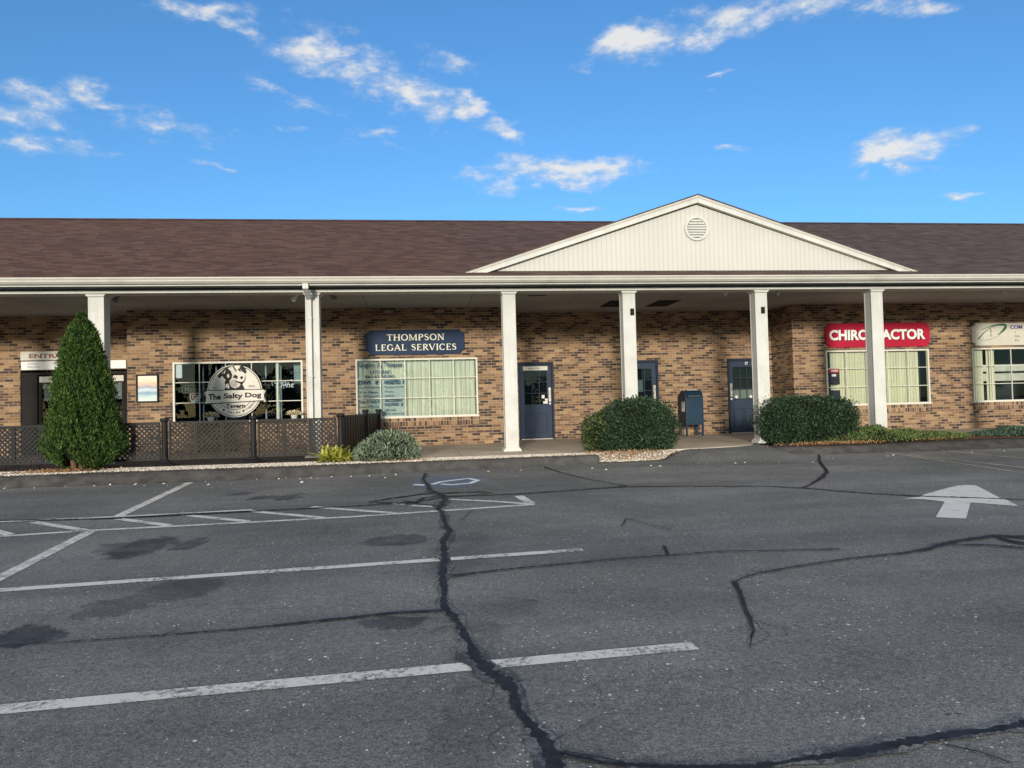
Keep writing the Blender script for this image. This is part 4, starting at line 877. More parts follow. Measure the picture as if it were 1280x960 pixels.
mb.lathe(0, 0, [(.001, 0), (.017, 0), (.017, .002), (.001, .002)], 10)
for k in range(len(mb.v)-40, len(mb.v)): v = mb.v[k]; mb.v[k] = (kx(585)+v[0], ys-.047-v[2], kz(285)+v[1])
ribbon(mb, [(kx(585), kz(300)), (kx(590), kz(400)), (kx(610), kz(455))], [.02, .014, .008], lambda a, b: (a, ys-.0475, b)); ribbon(mb, [(kx(550), kz(330)), (kx(590), kz(320)), (kx(620), kz(345))], [.006, .012, .006], lambda a, b: (a, ys-.048, b)); ribbon(mb, [(kx(590), kz(400)), (kx(555), kz(440))], [.012, .006], lambda a, b: (a, ys-.0482, b))
mb.build('figure', 'green', s3)
# entrance signs
e1 = thing('entrance_sign', 'pale sign strip with dull red letters ENTRANCE above the tavern doors', 'sign', (-8.95, YE, 2.36))
mb = MB(); mb.box(-9.78, -8.10, YE-.03, YE-.004, 2.35, 2.565); mb.build('board', 'board', e1)
mb = MB(); textmesh(mb, 'ENTRANCE', -9.58, 2.40, 1.25, .11, YE-.033, 0, .03); mb.build('lettering', 'entr', e1)
e2 = thing('entrance_sign', 'long blank cream strip sign directly above the tavern doors', 'sign', (-8.6, YE, 2.10))
mb = MB(); mb.box(-9.76, -7.31, YE-.04, YE-.004, 2.115, 2.32); mb.build('board', 'signwhite', e2)
mb = MB(); textmesh(mb, 'THE TAVERN', -9.62, 2.245, .26, .03, YE-.043, 0, .0); mb.build('lettering', 'mailside', e2); mb = MB(); textmesh(mb, 'FOOD & DRINK', -9.62, 2.17, .3, .03, YE-.043, 0, .0); mb.build('lettering', 'mailside', e2)

# picture on the wall
pf = thing('framed_picture', 'dark framed seascape print hanging on the brick beside the tavern window', 'picture', (-6.465, Y1, 1.23))
mb = MB(); a, b, c, d = -6.725, -6.215, 1.225, 1.90; t_ = .035
mb.box(a, b, Y1-.04, Y1-.004, c, c+t_); mb.box(a, b, Y1-.04, Y1-.004, d-t_, d); mb.box(a, a+t_, Y1-.0405, Y1-.0045, c+t_, d-t_); mb.box(b-t_, b, Y1-.0405, Y1-.0045, c+t_, d-t_); mb.build('frame', 'wood', pf)
mb = MB(); mb.box(a+t_, b-t_, Y1-.022, Y1-.006, c+t_, d-t_); mb.build('print', 'pict', pf)

# round tavern sign
MX, MZ, MYY = -4.44, 1.455, Y1-.10
K = 1/(12.97*49.6)
mx = lambda p: MX+(p-485)*K; mz = lambda p: MZ-(p-502)*K
T = thing('tavern_sign', 'round off-white sign with a dog head and a banner reading The Salty Dog Tavern', 'sign', (MX, MYY, MZ-.65))
def disc(r, y, mat, name, th=None, cz=MZ):
    n = 64; mb = MB(); pts = [(MX+r*math.cos(2*math.pi*k/n), cz+r*math.sin(2*math.pi*k/n)) for k in range(n)]
    mb.prism(pts, y, y+(th or .002), 'y'); return mb.build(name, mat, T)
def ring(r0, r1, y, mat, name, a0=0, a1=360, n=64):
    mb = MB(); vs = []
    for k in range(n+1):
        a = math.radians(a0+(a1-a0)*k/n); vs += [(MX+r0*math.cos(a), y, MZ+r0*math.sin(a)), (MX+r1*math.cos(a), y, MZ+r1*math.sin(a))]
    mb.add(vs, [(2*k, 2*k+1, 2*k+3, 2*k+2) for k in range(n)]); return mb.build(name, mat, T)
disc(.635, MYY, 'boardwhite', 'board', .03)
ring(.598, .614, MYY-.003, 'black', 'ring'); ring(.44, .452, MYY-.003, 'black', 'ring', 200, 340)
def mp(pts, mat, y): mb.poly([(mx(a), y, mz(b)) for a, b in pts], mat)
mb = MB()
mp([(12, 505), (55, 495), (55, 478), (930, 478), (930, 488), (965, 492), (935, 585), (968, 690), (905, 690), (905, 668), (75, 700), (12, 710), (45, 610)][::-1], 0, MYY-.006)
mp([(28, 515), (62, 505), (62, 490), (920, 490), (920, 500), (948, 505), (920, 585), (950, 678), (918, 678), (918, 655), (70, 685), (28, 695), (60, 605)][::-1], 1, MYY-.009)
mp([(48, 512), (54, 512), (54, 690), (48, 690)], 0, MYY-.011); mp([(922, 505), (928, 505), (928, 670), (922, 670)], 0, MYY-.011)
mb.build('banner', ['black', 'boardwhite'], T)
mb = MB()
textmesh(mb, 'The', mx(90), mz(632), mx(275)-mx(90), .142, MYY-.014, 0, .035)
textmesh(mb, 'Salty', mx(320), mz(640), mx(605)-mx(320), .165, MYY-.014, 0, .035)
textmesh(mb, 'Dog', mx(640), mz(630), mx(885)-mx(640), .155, MYY-.014, 0, .035)
textmesh(mb, 'Tavern', mx(350), mz(765), mx(638)-mx(350), .10, MYY-.014, 0, .03)
textmesh(mb, 'EST', mx(168), mz(465), mx(235)-mx(168), .05, MYY-.006, 0, .0); textmesh(mb, '2020', mx(690), mz(448), mx(785)-mx(690), .05, MYY-.006, 0, .0)
mb.build('lettering', 'black', T)
mb = MB()
def around(s, a0, a1):
    for i, ch in enumerate(s):
        if ch == ' ': continue
        ang = math.radians(a0+(a1-a0)*i/(len(s)-1)); R_ = .525
        cx, cz = MX+R_*math.cos(ang), MZ+R_*math.sin(ang)
        textmesh(mb, ch, cx-.019, cz-.027, .038 if ch != 'I' else .012, .054, MYY-.006, 0, .02, rot=ang+math.pi/2, pivot=(cx, cz))
around('EAT', 212, 229); around('DRINK', 254, 281); around('CHEERS', 301, 328)
mb.build('rim_lettering', 'black', T)
mb = MB()
for ang in (240, 292):
    a = math.radians(ang); cx, cz = MX+.525*math.cos(a), MZ+.525*math.sin(a)
    for dx, dz, r in ((0, -.006, .020), (-.020, .016, .009), (-.007, .024, .009), (.008, .024, .009), (.021, .015, .009)):
        mb.poly([(cx+dx+r*math.cos(2*math.pi*k/10), MYY-.006-.0005*(dx+.03)*10, cz+dz+r*math.sin(2*math.pi*k/10)) for k in range(10)])
mb.build('paw_print', 'black', T)
mb = MB()   # dog head artwork in flat layers: 0 black, 1 off-white, 2 tongue
mp([(228, 262), (262, 225), (300, 185), (350, 140), (420, 108), (500, 92), (560, 82), (610, 108), (650, 150), (668, 215), (640, 240), (652, 300), (640, 350), (600, 400), (632, 470), (640, 486), (330, 486), (345, 440), (335, 360), (355, 330), (318, 290), (300, 262), (262, 300), (245, 292)][::-1], 0, MYY-.004)
mp([(385, 150), (440, 118), (520, 102), (575, 112), (560, 150), (600, 200), (640, 230), (640, 300), (625, 345), (560, 375), (575, 400), (545, 440), (490, 462), (440, 440), (412, 400), (410, 340), (440, 305), (450, 250), (430, 190)][::-1], 1, MYY-.006)
mp([(350, 400), (385, 380), (408, 430), (400, 468), (350, 440)][::-1], 1, MYY-.006); mp([(330, 200), (352, 170), (345, 215), (322, 240)][::-1], 1, MYY-.006)
mp([(300, 215), (316, 195), (310, 230)][::-1], 1, MYY-.006)
mp([(455, 120), (470, 108), (520, 190), (505, 205)][::-1], 0, MYY-.008); mp([(530, 165), (560, 150), (590, 205), (560, 200)][::-1], 0, MYY-.008)
mp([(465, 265), (500, 250), (535, 275), (525, 320), (490, 300), (465, 300)][::-1], 0, MYY-.008); mp([(375, 240), (400, 235), (412, 280), (385, 300), (372, 275)][::-1], 1, MYY-.008)
mp([(565, 285), (600, 270), (615, 290), (600, 325), (575, 315)][::-1], 0, MYY-.008)
mp([(470, 320), (520, 350), (580, 362), (620, 350), (600, 392), (560, 400), (560, 385), (510, 372)][::-1], 0, MYY-.008)
mp([(425, 345), (465, 325), (510, 380), (540, 395), (520, 440), (480, 452), (440, 430), (422, 390)][::-1], 2, MYY-.009); mp([(470, 420), (475, 422), (505, 380), (500, 378)][::-1], 0, MYY-.010)
mb.build('dog_picture', ['black', 'boardwhite', 'pink'], T)
mb = MB()
for a, b in ((MX-.35, MZ+.3), (MX+.35, MZ+.3)): mb.box(a-.02, a+.02, MYY+.031, Y1+.02, b-.02, b+.02)
mb.build('bracket', 'trimdark', T)

# window neon and badge, flower pots on the sill
nb = thing('neon_sign', 'unlit outlined neon beer sign in the left of the tavern window', 'neon sign', (-5.47, Y1+.14, 1.45))
mb = MB(); mb.tube([(-5.72, Y1+.14, 1.45), (-5.72, Y1+.14, 1.60), (-5.68, Y1+.14, 1.625), (-5.06, Y1+.14, 1.625), (-5.05, Y1+.14, 1.47), (-5.68, Y1+.14, 1.45), (-5.72, Y1+.14, 1.47)], .008, 6); mb.build('tube', 'neon', nb)
mb = MB(); textmesh(mb, 'Heineken', -5.66, 1.475, .56, .12, Y1+.135, 0, .0); mb.build('lettering', 'neon', nb)
n2 = thing('neon_sign', 'unlit pale script neon sign in the right of the tavern window', 'neon sign', (-3.35, Y1+.14, 1.5))
mb = MB(); textmesh(mb, 'Coors', -3.56, 1.62, .30, .09, Y1+.135, 0, .02, .3); textmesh(mb, 'Light', -3.52, 1.48, .44, .17, Y1+.134, 0, .02, .3); mb.build('lettering', 'label', n2)
mb = MB(); mb.tube([(-3.6, Y1+.15, 1.58), (-3.62, Y1+.15, 1.66), (-3.57, Y1+.15, 1.70)], .014, 6); mb.tube([(-3.16, Y1+.15, 1.72), (-3.12, Y1+.15, 1.66), (-3.07, Y1+.15, 1.70)], .014, 6); mb.tube([(-3.48, Y1+.15, 1.43), (-3.47, Y1+.15, 1.36)], .01, 6); mb.build('tube', 'label', n2)
bd = thing('wall_badge', 'red and white shield badge in the tavern window under the left neon sign', 'badge', (-5.31, Y1+.13, 1.2))
sh = lambda p: (-5.90+(p[0]-60)/(12*49.6), 2.18-(p[1]-50)/(12*49.6))
mb = MB(); mb.prism([sh(p) for p in ((270, 505), (310, 492), (425, 492), (428, 560), (400, 610), (345, 632), (295, 630), (275, 575))][::-1], Y1+.11, Y1+.125, 'y'); mb.build('board', 'signwhite', bd)
mb = MB(); mb.poly([(*[sh(p)[0]], Y1+.107, sh(p)[1]) for p in ((282, 508), (312, 500), (412, 500), (300, 618), (285, 575))][::-1]); mb.build('panel', 'sigred', bd)
mb = MB()
for cx, cz in ((312, 530), (345, 525), (318, 558)): mb.poly([(sh((cx, cz))[0]+.018*math.cos(2*math.pi*k/8), Y1+.105, sh((cx, cz))[1]+.018*math.sin(2*math.pi*k/8)) for k in range(8)])
mb.build('star', 'label', bd)
def flowers(x, label):
    t = thing('flower_pot', label, 'flower pot', (x, Y1-.11, .71), 'flower pots on the tavern window sill')
    mb = MB(); mb.lathe(x, Y1-.11, [(.001, .715), (.06, .715), (.085, .83), (.09, .83), (.09, .845), (.06, .845)], 14); mb.build('pot', 'glint', t)
    P_ = []; N_ = []
    for _ in range(420):
        a = random.random()*6.28; e = random.random()*1.4; r = random.uniform(.7, 1)
        d = (math.cos(a)*math.cos(e), math.sin(a)*math.cos(e), math.sin(e)); P_.append((x+d[0]*.20*r, Y1-.11+d[1]*.10*r, .85+d[2]*.10*r)); N_.append(d)
    leaves('blossom', P_, N_, .035, 'petal', t, 0, .8, 1)
    # clipped top leaves
flowers(-5.0, 'small pot of cream flowers under the left end of the tavern window')
flowers(-3.05, 'small pot of cream flowers under the right end of the tavern window')
mb = MB(); mb.box(-5.3, -2.8, Y1-.24, Y1-.005, .685, .705); o = mb.build('window_shelf', 'wood', B)

# spot lamps under the porch ceiling
LAB = ['grey spot lamp under the ceiling beside the leftmost column', 'white spot lamp left of the column with the downspout', 'grey spot lamp right of the column with the downspout', 'small white spot lamp between the two porch openings and the door numbered 27', 'small white spot lamp just right of the column by the right bush', 'white spot lamp right of the column before the red sign', 'white spot lamp above the pale sign at the far right']
for i, (x, sgn, mt) in enumerate([(-6.09+.0, -1, 'lampgrey'), (-2.48, -1, 'lamp'), (-1.85, 1, 'lampgrey'), (6.88, 1, 'lamp'), (8.12, 1, 'lamp'), (10.72, 1, 'lamp'), (13.77, 1, 'lamp')]):
    if i == 0: x = -5.98
    t = thing('spot_lamp', LAB[i], 'lamp', (x, .6, HC), 'spot lamps under the porch')
    mb = MB(); mb.lathe(x, .6, [(.001, HC-.03), (.05, HC-.03), (.055, HC-.003), (.001, HC-.003)], 14); mb.tube([(x, .6, HC-.03), (x, .6, HC-.07)], .012); mb.build('base', mt, t)
    ax = Vector((sgn*.65 if i < 3 else -.55, .35, -.62 if i < 3 else -.45)).normalized(); p0 = Vector((x, .6, HC-.07)); s_ = 1 if i < 3 else .72
    mb = MB(); mb.tube([p0+ax*d*s_ for d in (0, .05, .07, .11, .17, .175)], [.02*s_, .034*s_, .038*s_, .05*s_, .07*s_, .06*s_], 14); mb.build('lamp_head', mt, t, smooth=False)

# ------------------------------------------------------------------ post box
mbx, mby = 6.99, 4.15
PB = thing('post_box', 'dark blue street post box with a rounded top standing by the brick wall', 'post box', (mbx+.23, mby, 0))
x0, x1, y0, y1 = mbx+.02, mbx+.50, mby-.26, mby+.24
prof = [(y0, .30), (y1, .30), (y1, 1.0)]+[((y0+y1)/2+(y1-y0)/2*math.cos(math.radians(a)), .98+.24*math.sin(math.radians(a))) for a in range(10, 180, 10)]+[(y0, .98)]
mb = MB(); mb.prism(prof, x0+.012, x1-.012, 'x'); bo = mb.build('body', 'mail', PB, bevel=.006)
for a, b in ((x0-.004, x0+.011), (x1-.011, x1+.004)):
    mb = MB(); p2 = [((p[0]-(y0+y1)/2)*1.03+(y0+y1)/2, (p[1]-.72)*1.02+.72) for p in prof]; mb.prism(p2, a, b, 'x'); mb.build('side_panel', 'mailside' if a < mbx+.2 else 'mail', PB, bevel=.003)  # left panel is greyer than the rest of the box
mb = MB(); mb.cbox(x0+.05, x1-.05, y0-.02, y0+.01, .985, 1.06, .004); mb.prism([(y0-.05, 1.055), (y0+.0, 1.09), (y0+.02, 1.07), (y0-.035, 1.035)], x0+.05, x1-.05, 'x'); mb.build('pull_door', 'mail', PB)
mb = MB(); mb.tube([(x0+.07, y0-.03, 1.065), (x1-.07, y0-.03, 1.065)], .009); mb.build('handle', 'metal', PB)
mb = MB(); mb.box(x0+.03, x1-.03, y0-.008, y0-.001, .80, .815); mb.box(x0+.03, x1-.03, y0-.008, y0-.001, .335, .345); mb.build('seam', 'mailside', PB)
mb = MB(); mb.box(x0-.0085, x0-.0045, y0+.08, y0+.30, .66, .92); lb = mb.build('label_plate', 'label', PB)
mb = MB()
for i in range(3): mb.box(x0-.011, x0-.009, y0+.10+.03*i, y0+.28-.02*i, .88-.06*i, .905-.06*i)
mb.build('printed_lines', 'mailside', lb)
for a, b in ((x0-.004, y0), (x1-.04, y0), (x0-.004, y1-.05), (x1-.04, y1-.05)):
    mb = MB(); mb.box(a, a+.045, b, b+.05, .0, .31); mb.build('leg', 'mail', PB)
mb = MB(); mb.cbox(x0+.10, x0+.40, (y0+y1)/2-.1, (y0+y1)/2+.12, 1.222, 1.245, .01); mb.build('top_plate', 'metal', PB)

# ------------------------------------------------------------------ fences
def lattice(x0, x1, y, z0, z1, par):
    mb = MB(); f = .03
    mb.box(x0, x1, y-.018, y+.018, z0, z0+f*1.3); mb.box(x0, x1, y-.018, y+.018, z1-f*1.3, z1); mb.box(x0, x0+f, y-.0175, y+.0175, z0+f*1.3, z1-f*1.3); mb.box(x1-f, x1, y-.0175, y+.0175, z0+f*1.3, z1-f*1.3)
    a0, a1, b0, b1 = x0+f, x1-f, z0+f*1.3, z1-f*1.3; w = .027; sp = .088
    def clip(poly):
        for k in range(4):
            out = []
            ins = [lambda p: p[0] >= a0-1e-9, lambda p: p[0] <= a1+1e-9, lambda p: p[1] >= b0-1e-9, lambda p: p[1] <= b1+1e-9][k]; val = (a0, a1, b0, b1)[k]; ax = k//2
            for i in range(len(poly)):
                p, q_ = poly[i-1], poly[i]
                if ins(p) != ins(q_):
                    t = (val-p[ax])/(q_[ax]-p[ax]); out.append((p[0]+(q_[0]-p[0])*t, p[1]+(q_[1]-p[1])*t))
                if ins(q_): out.append(q_)
            poly = out
            if len(poly) < 3: return None
        return poly
    n = int((a1-a0+b1-b0)/sp)+2; d = w*.7071
    for i in range(n):
        c = i*sp
        P_ = clip([(a0+c-d, b0), (a0+c+d, b0), (a0+c+d-3, b0+3), (a0+c-d-3, b0+3)])
        if P_ and len(P_) > 2: mb.prism(P_, y+.002, y+.012, 'y')
        P_ = clip([(a1-c-d, b0), (a1-c+d, b0), (a1-c+d+3, b0+3), (a1-c-d+3, b0+3)])
        if P_ and len(P_) > 2: mb.prism(P_, y-.012, y-.001, 'y')
    return mb.build('lattice_panel', 'lattice' if x0 > -4.7 else 'fence', par)  # sunlit panels get a browner colour, those in the tree's shade a blacker one
def post(x, y, h, par, r=.055, foot=True):
    mb = MB(); mb.lathe(x, y, [(.001, 0), (r, 0), (r, h-.07), (r+.006, h-.065), (r+.02, h-.05), (r+.02, h-.015), (r+.008, h), (.001, h)], 18); p = mb.build('post', 'fence', par, smooth=False)
    if foot:
        mb = MB(); mb.lathe(x, y, [(.001, .0), (.19, .0), (.20, .02), (.17, .045), (.10, .075), (.075, .11), (r+.001, .12)], 22); mb.build('post_foot', 'fence', p)
FN = thing('patio_fence', 'low black lattice fence with round capped posts in front of the tavern window', 'fence', (-5.3, -.9, 0))
FX = [-10.9, -9.34, -7.78, -6.22, -4.66, -3.09, -1.50]; FY = -.9
for x in FX[1:]: post(x, FY, .87, FN)
for a, b in zip(FX, FX[1:]):
    w = (b-a-.15)/3
    for k in range(3): lattice(a+.075+k*w+.002, a+.075+(k+1)*w-.002, FY, .10, .80, FN)
for x in (-7.35, -7.15, -6.95, -6.8):
    mb = MB(); mb.tube([(x, FY, .10), (x+.03, FY-.12, .0)], .012, 6); mb.build('foot_strut', 'fence', FN)
FS = thing('side_fence', 'solid black board fence running from the lattice fence back to the shop wall', 'fence', (-1.3, 1.2, 0))
pts = [(-1.50, -.9), (-1.24, 1.9), (-1.02, 3.2)]
for x, y in pts[1:]: post(x, y, .93, FS, foot=False)
mb = MB()
for (a, b), (c, d) in zip(pts, pts[1:]):
    n = max(4, int(math.hypot(c-a, d-b)/.14))
    for i in range(n):
        t0, t1 = (i+.04)/n, (i+.96)/n; xa, ya, xb, yb = a+(c-a)*t0, b+(d-b)*t0, a+(c-a)*t1, b+(d-b)*t1; o_ = .008*(i % 2)
        mb.add([(xa+o_, ya, .06), (xb+o_, yb, .06), (xb+o_, yb, .80), (xa+o_, ya, .80), (xa+o_-.02, ya, .06), (xb+o_-.02, yb, .06), (xb+o_-.02, yb, .80), (xa+o_-.02, ya, .80)], [(0, 1, 2, 3), (7, 6, 5, 4), (3, 2, 6, 7), (0, 4, 5, 1), (1, 5, 6, 2), (0, 3, 7, 4)])
mb.build('board_panel', 'fence', FS)
mb = MB()
for (a, b), (c, d) in zip(pts, pts[1:]):
    mb.add([(a-.03, b, .80), (c-.03, d, .80), (c+.03, d, .80), (a+.03, b, .80), (a-.03, b, .835), (c-.03, d, .835), (c+.03, d, .835), (a+.03, b, .835)], [(4, 5, 6, 7), (0, 3, 2, 1), (0, 4, 7, 3), (1, 2, 6, 5), (3, 7, 6, 2), (0, 1, 5, 4)])
mb.build('top_rail', 'fence', FS)

# ------------------------------------------------------------------ plants
def core(name, cx, cy, z0, prof, par, mat='inner', fx=1, fy=1):
    mb = MB(); n = 18; vs = []
    for z, r in prof:
        for k in range(n):
            a = 2*math.pi*k/n; w = 1+.1*math.sin(3*a+z*5)+.06*math.sin(7*a-z*9); vs.append((cx+r*fx*w*math.cos(a), cy+r*fy*w*math.sin(a), z0+z))
    mb.add(vs, [(i*n+k, i*n+(k+1) % n, (i+1)*n+(k+1) % n, (i+1)*n+k) for i in range(len(prof)-1) for k in range(n)])
    mb.add([vs[-n+k] for k in range(n)], [tuple(range(n))]); return mb.build(name, mat, par, smooth=True)
# arborvitae
TX, TY = -5.90, -1.22
TR = thing('conifer_tree', 'dense green pointed conifer standing before the leftmost white column', 'tree', (TX, TY, -.03))
TPROF = [(.0, .26), (.15, .50), (.37, .62), (.8, .585), (1.22, .48), (1.65, .40), (2.08, .325), (2.35, .24), (2.52, .15), (2.63, .07), (2.70, .02)]
mb = MB()
for dx, dy, lean in ((0, 0, .02), (-.08, -.05, -.10), (.09, .03, .12), (-.02, .08, -.05)): mb.tube([(TX+dx, TY-.15+dy, -.05), (TX+dx*1.2+lean*.5, TY-.12+dy, .35), (TX+dx+lean, TY+dy, 1.2)], [.05, .04, .015], 8)
mb.build('trunk', 'bark', TR)
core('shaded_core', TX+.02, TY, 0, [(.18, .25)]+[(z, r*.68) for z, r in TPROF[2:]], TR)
def trad(z): return interp(TPROF, z)
n = 95000; z = RNG.random(n)**.85*2.74; a = RNG.random(n)*2*math.pi
rr = np.array([trad(q_) for q_ in z]); lump = 1+.14*vnoise(np.stack([np.cos(a)*2, np.sin(a)*2, z*1.1], 1), 1.9, 3)+.085*vnoise(np.stack([np.cos(a)*2, np.sin(a)*2, z*1.3], 1), 6, 8)+.05*vnoise(np.stack([np.cos(a)*2, np.sin(a)*2, z*1.8], 1), 14, 9)
dep = 1.03-.34*RNG.random(n)**1.3+(RNG.random(n) < .05)*.16*RNG.random(n)
hol = vnoise(np.stack([np.cos(a)*2.2, np.sin(a)*2.2, z*2.6], 1), 7, 17); dep = dep-.16*np.clip((-hol-.35)*1.5, 0, 1)+.07*np.clip(hol-.6, 0, 1)
R_ = rr*lump*dep
x = TX+R_*np.cos(a)*.97-.015*z; y = TY+R_*np.sin(a)*.9
gap = (z < .42) & (np.abs(x-(TX-.12)) < .16*(1-z/.42)+.03) & (y < TY)
N_ = np.stack([np.cos(a)*.55, np.sin(a)*.55, np.full(n, .75)], 1)
keep = ~gap
leaves('crown', np.stack([x, y, z], 1)[keep], N_[keep], .062, 'cedar', TR, .5, .27, .8)
# leafy bushes
def bush(name, label, boxes, n, size, mat, cat='bush', asp=.55, amp=.11, edge=None, jitter=1.0, group=None, up=.1):
    xs0 = [b[0] for b in boxes]; ys0 = [b[1] for b in boxes]
    t = thing(name, label, cat, (sum(xs0)/len(xs0), sum(ys0)/len(ys0), -.03), group)
    ap = []; an = []
    vol = [b[3]*b[4]+b[3]*b[5]+b[4]*b[5] for b in boxes]; tot = sum(vol)
    for (cx, cy, cz, rx, ry, rz, pw), v in zip(boxes, vol):
        k = int(n*v/tot); u = RNG.normal(size=(k, 3)); u /= np.linalg.norm(u, axis=1)[:, None]
        # superellipsoid: flatter sides for clipped hedges
        s_ = (np.abs(u)**pw).sum(1)**(1/pw); u2 = u/s_[:, None]
        l_ = 1+amp*vnoise(u2*np.array([rx, ry, rz])*3+cx, 2.2, 5)+amp*.6*vnoise(u2*np.array([rx, ry, rz])*8+cx, 2.5, 6)+.035*RNG.normal(size=k)
        P_ = u2*l_[:, None]*(1-.18*RNG.random(k)**1.5+(RNG.random(k) < .05)*.13*RNG.random(k))[:, None]*np.array([rx, ry, rz])+np.array([cx, cy, cz])
        ok = P_[:, 2] > -.02
        for (c2x, c2y, c2z, r2x, r2y, r2z, p2) in boxes:
            if (c2x, c2y) == (cx, cy) and c2z == cz: continue
            q_ = (np.abs((P_-np.array([c2x, c2y, c2z]))/np.array([r2x, r2y, r2z]))**p2).sum(1); ok &= q_ > .72**p2
        ap.append(P_[ok]); an.append(u[ok])
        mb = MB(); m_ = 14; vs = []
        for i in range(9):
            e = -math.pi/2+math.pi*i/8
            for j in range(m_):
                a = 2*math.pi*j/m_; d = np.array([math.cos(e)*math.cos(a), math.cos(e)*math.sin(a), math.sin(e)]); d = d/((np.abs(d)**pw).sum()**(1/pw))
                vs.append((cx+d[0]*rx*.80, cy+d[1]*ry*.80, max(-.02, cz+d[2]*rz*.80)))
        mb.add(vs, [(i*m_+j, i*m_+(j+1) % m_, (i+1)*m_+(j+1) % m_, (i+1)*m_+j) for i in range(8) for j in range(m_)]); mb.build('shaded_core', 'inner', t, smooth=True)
    P_ = np.concatenate(ap); N_ = np.concatenate(an)
    if edge:
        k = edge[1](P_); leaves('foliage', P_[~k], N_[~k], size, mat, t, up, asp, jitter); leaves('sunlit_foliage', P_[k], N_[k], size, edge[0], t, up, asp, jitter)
    else: leaves('foliage', P_, N_, size, mat, t, up, asp, jitter)
    return t
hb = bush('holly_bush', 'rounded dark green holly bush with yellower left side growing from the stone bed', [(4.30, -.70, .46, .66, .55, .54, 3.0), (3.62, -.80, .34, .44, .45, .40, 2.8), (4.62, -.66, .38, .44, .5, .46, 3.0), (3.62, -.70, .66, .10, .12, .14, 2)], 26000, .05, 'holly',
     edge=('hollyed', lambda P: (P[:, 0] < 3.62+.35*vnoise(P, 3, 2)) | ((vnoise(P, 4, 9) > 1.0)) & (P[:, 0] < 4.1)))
bush('holly_bush', 'square clipped dark green hedge at the column right of the door numbered 27', [(8.18, -.05, .46, .98, .60, .50, 4.2), (8.73, -.15, .42, .52, .5, .45, 3.2), (7.60, -.25, .42, .40, .42, .42, 3.0)], 34000, .046, 'holly', amp=.06)
bush('sage_bush', 'low rounded grey-green mound plant beside the solid black fence', [(-.58, -1.22, .10, .50, .36, .40, 2.1), (-.86, -1.28, .08, .34, .3, .26, 2)], 9000, .07, 'sage', 'plant', .28, .10, jitter=.8, up=.35)
# hosta: arching strap leaves
HT = thing('hosta_plant', 'yellow-green tufted hosta plant at the corner of the black fence', 'plant', (-1.58, -1.25, -.03))
mb = MB(); rs = random.Random(11)
for i in range(230):
    a = rs.random()*6.28; L_ = rs.uniform(.16, .34); e = rs.uniform(.25, 1.3); w = rs.uniform(.018, .034); bx, by = -1.58+rs.gauss(0, .09), -1.25+rs.gauss(0, .07); ca, sa = math.cos(a), math.sin(a); vs = []
    for k in range(6):
        t = k/5; r = L_*t*math.cos(e)*(1+.3*t); zz = -.02+L_*1.15*t*math.sin(e)-L_*.55*t*t*math.cos(e)+.04; ww = w*math.sin(math.pi*min(1, .15+t*.85))**.8
        vs += [(bx+ca*r-sa*ww, by+sa*r+ca*ww, zz+.006), (bx+ca*r, by+sa*r, zz-.006), (bx+ca*r+sa*ww, by+sa*r-ca*ww, zz+.006)]
    mb.add(vs, [f for k in range(5) for f in ((3*k, 3*k+1, 3*k+4, 3*k+3), (3*k+1, 3*k+2, 3*k+5, 3*k+4))])
mb.build('foliage', 'hosta', HT, smooth=True)
# creeping ground covers
def cover(name, label, spots, n, size, mat):
    t = thing(name, label, 'ground cover', (spots[0][0], spots[0][1], -.03)); ap = []; an = []
    for cx, cy, rx, ry, h in spots:
        k = int(n*rx*ry/sum(s[2]*s[3] for s in spots)); r = np.sqrt(RNG.random(k)); a = RNG.random(k)*6.283
        x = cx+rx*r*np.cos(a); y = cy+ry*r*np.sin(a); z = h*(1-r**2.2)*(.8+.25*vnoise(np.stack([x, y, x*0], 1), 3, 4))-.01+.04*RNG.random(k)
        ap.append(np.stack([x, y, np.maximum(z, -.015)], 1)); an.append(np.stack([.5*np.cos(a)*r, .5*np.sin(a)*r, np.full(k, .8)], 1))
        mb = MB(); m_ = 20; vs = [(cx, cy, h*.86)]+[(cx+rx*q_*.95*math.cos(6.283*j/m_), cy+ry*q_*.95*math.sin(6.283*j/m_), h*.86*(1-q_**2.2)-.02) for q_ in (.35, .6, .8, .95, 1) for j in range(m_)]
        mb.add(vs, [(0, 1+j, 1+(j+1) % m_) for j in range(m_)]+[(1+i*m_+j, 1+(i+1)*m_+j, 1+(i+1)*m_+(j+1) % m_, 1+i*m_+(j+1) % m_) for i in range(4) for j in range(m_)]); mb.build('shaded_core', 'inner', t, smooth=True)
    leaves('foliage', np.concatenate(ap), np.concatenate(an), size, mat, t, .1, .35, .9); return t
cover('creeping_juniper', 'bright green creeping juniper spreading around the foot of the column before the red sign', [(9.55, -.30, 1.15, .62, .30), (10.45, -.12, .95, .62, .22), (9.0, -.1, .8, .7, .28), (11.2, -.1, .75, .55, .12)], 22000, .05, 'cover')
cover('creeping_juniper', 'dull blue-green creeping juniper mound at the far right below the pale sign', [(13.6, .05, 1.25, .62, .20), (14.7, .1, 1.3, .7, .24), (12.9, .1, .7, .5, .10)], 16000, .05, 'cover2')

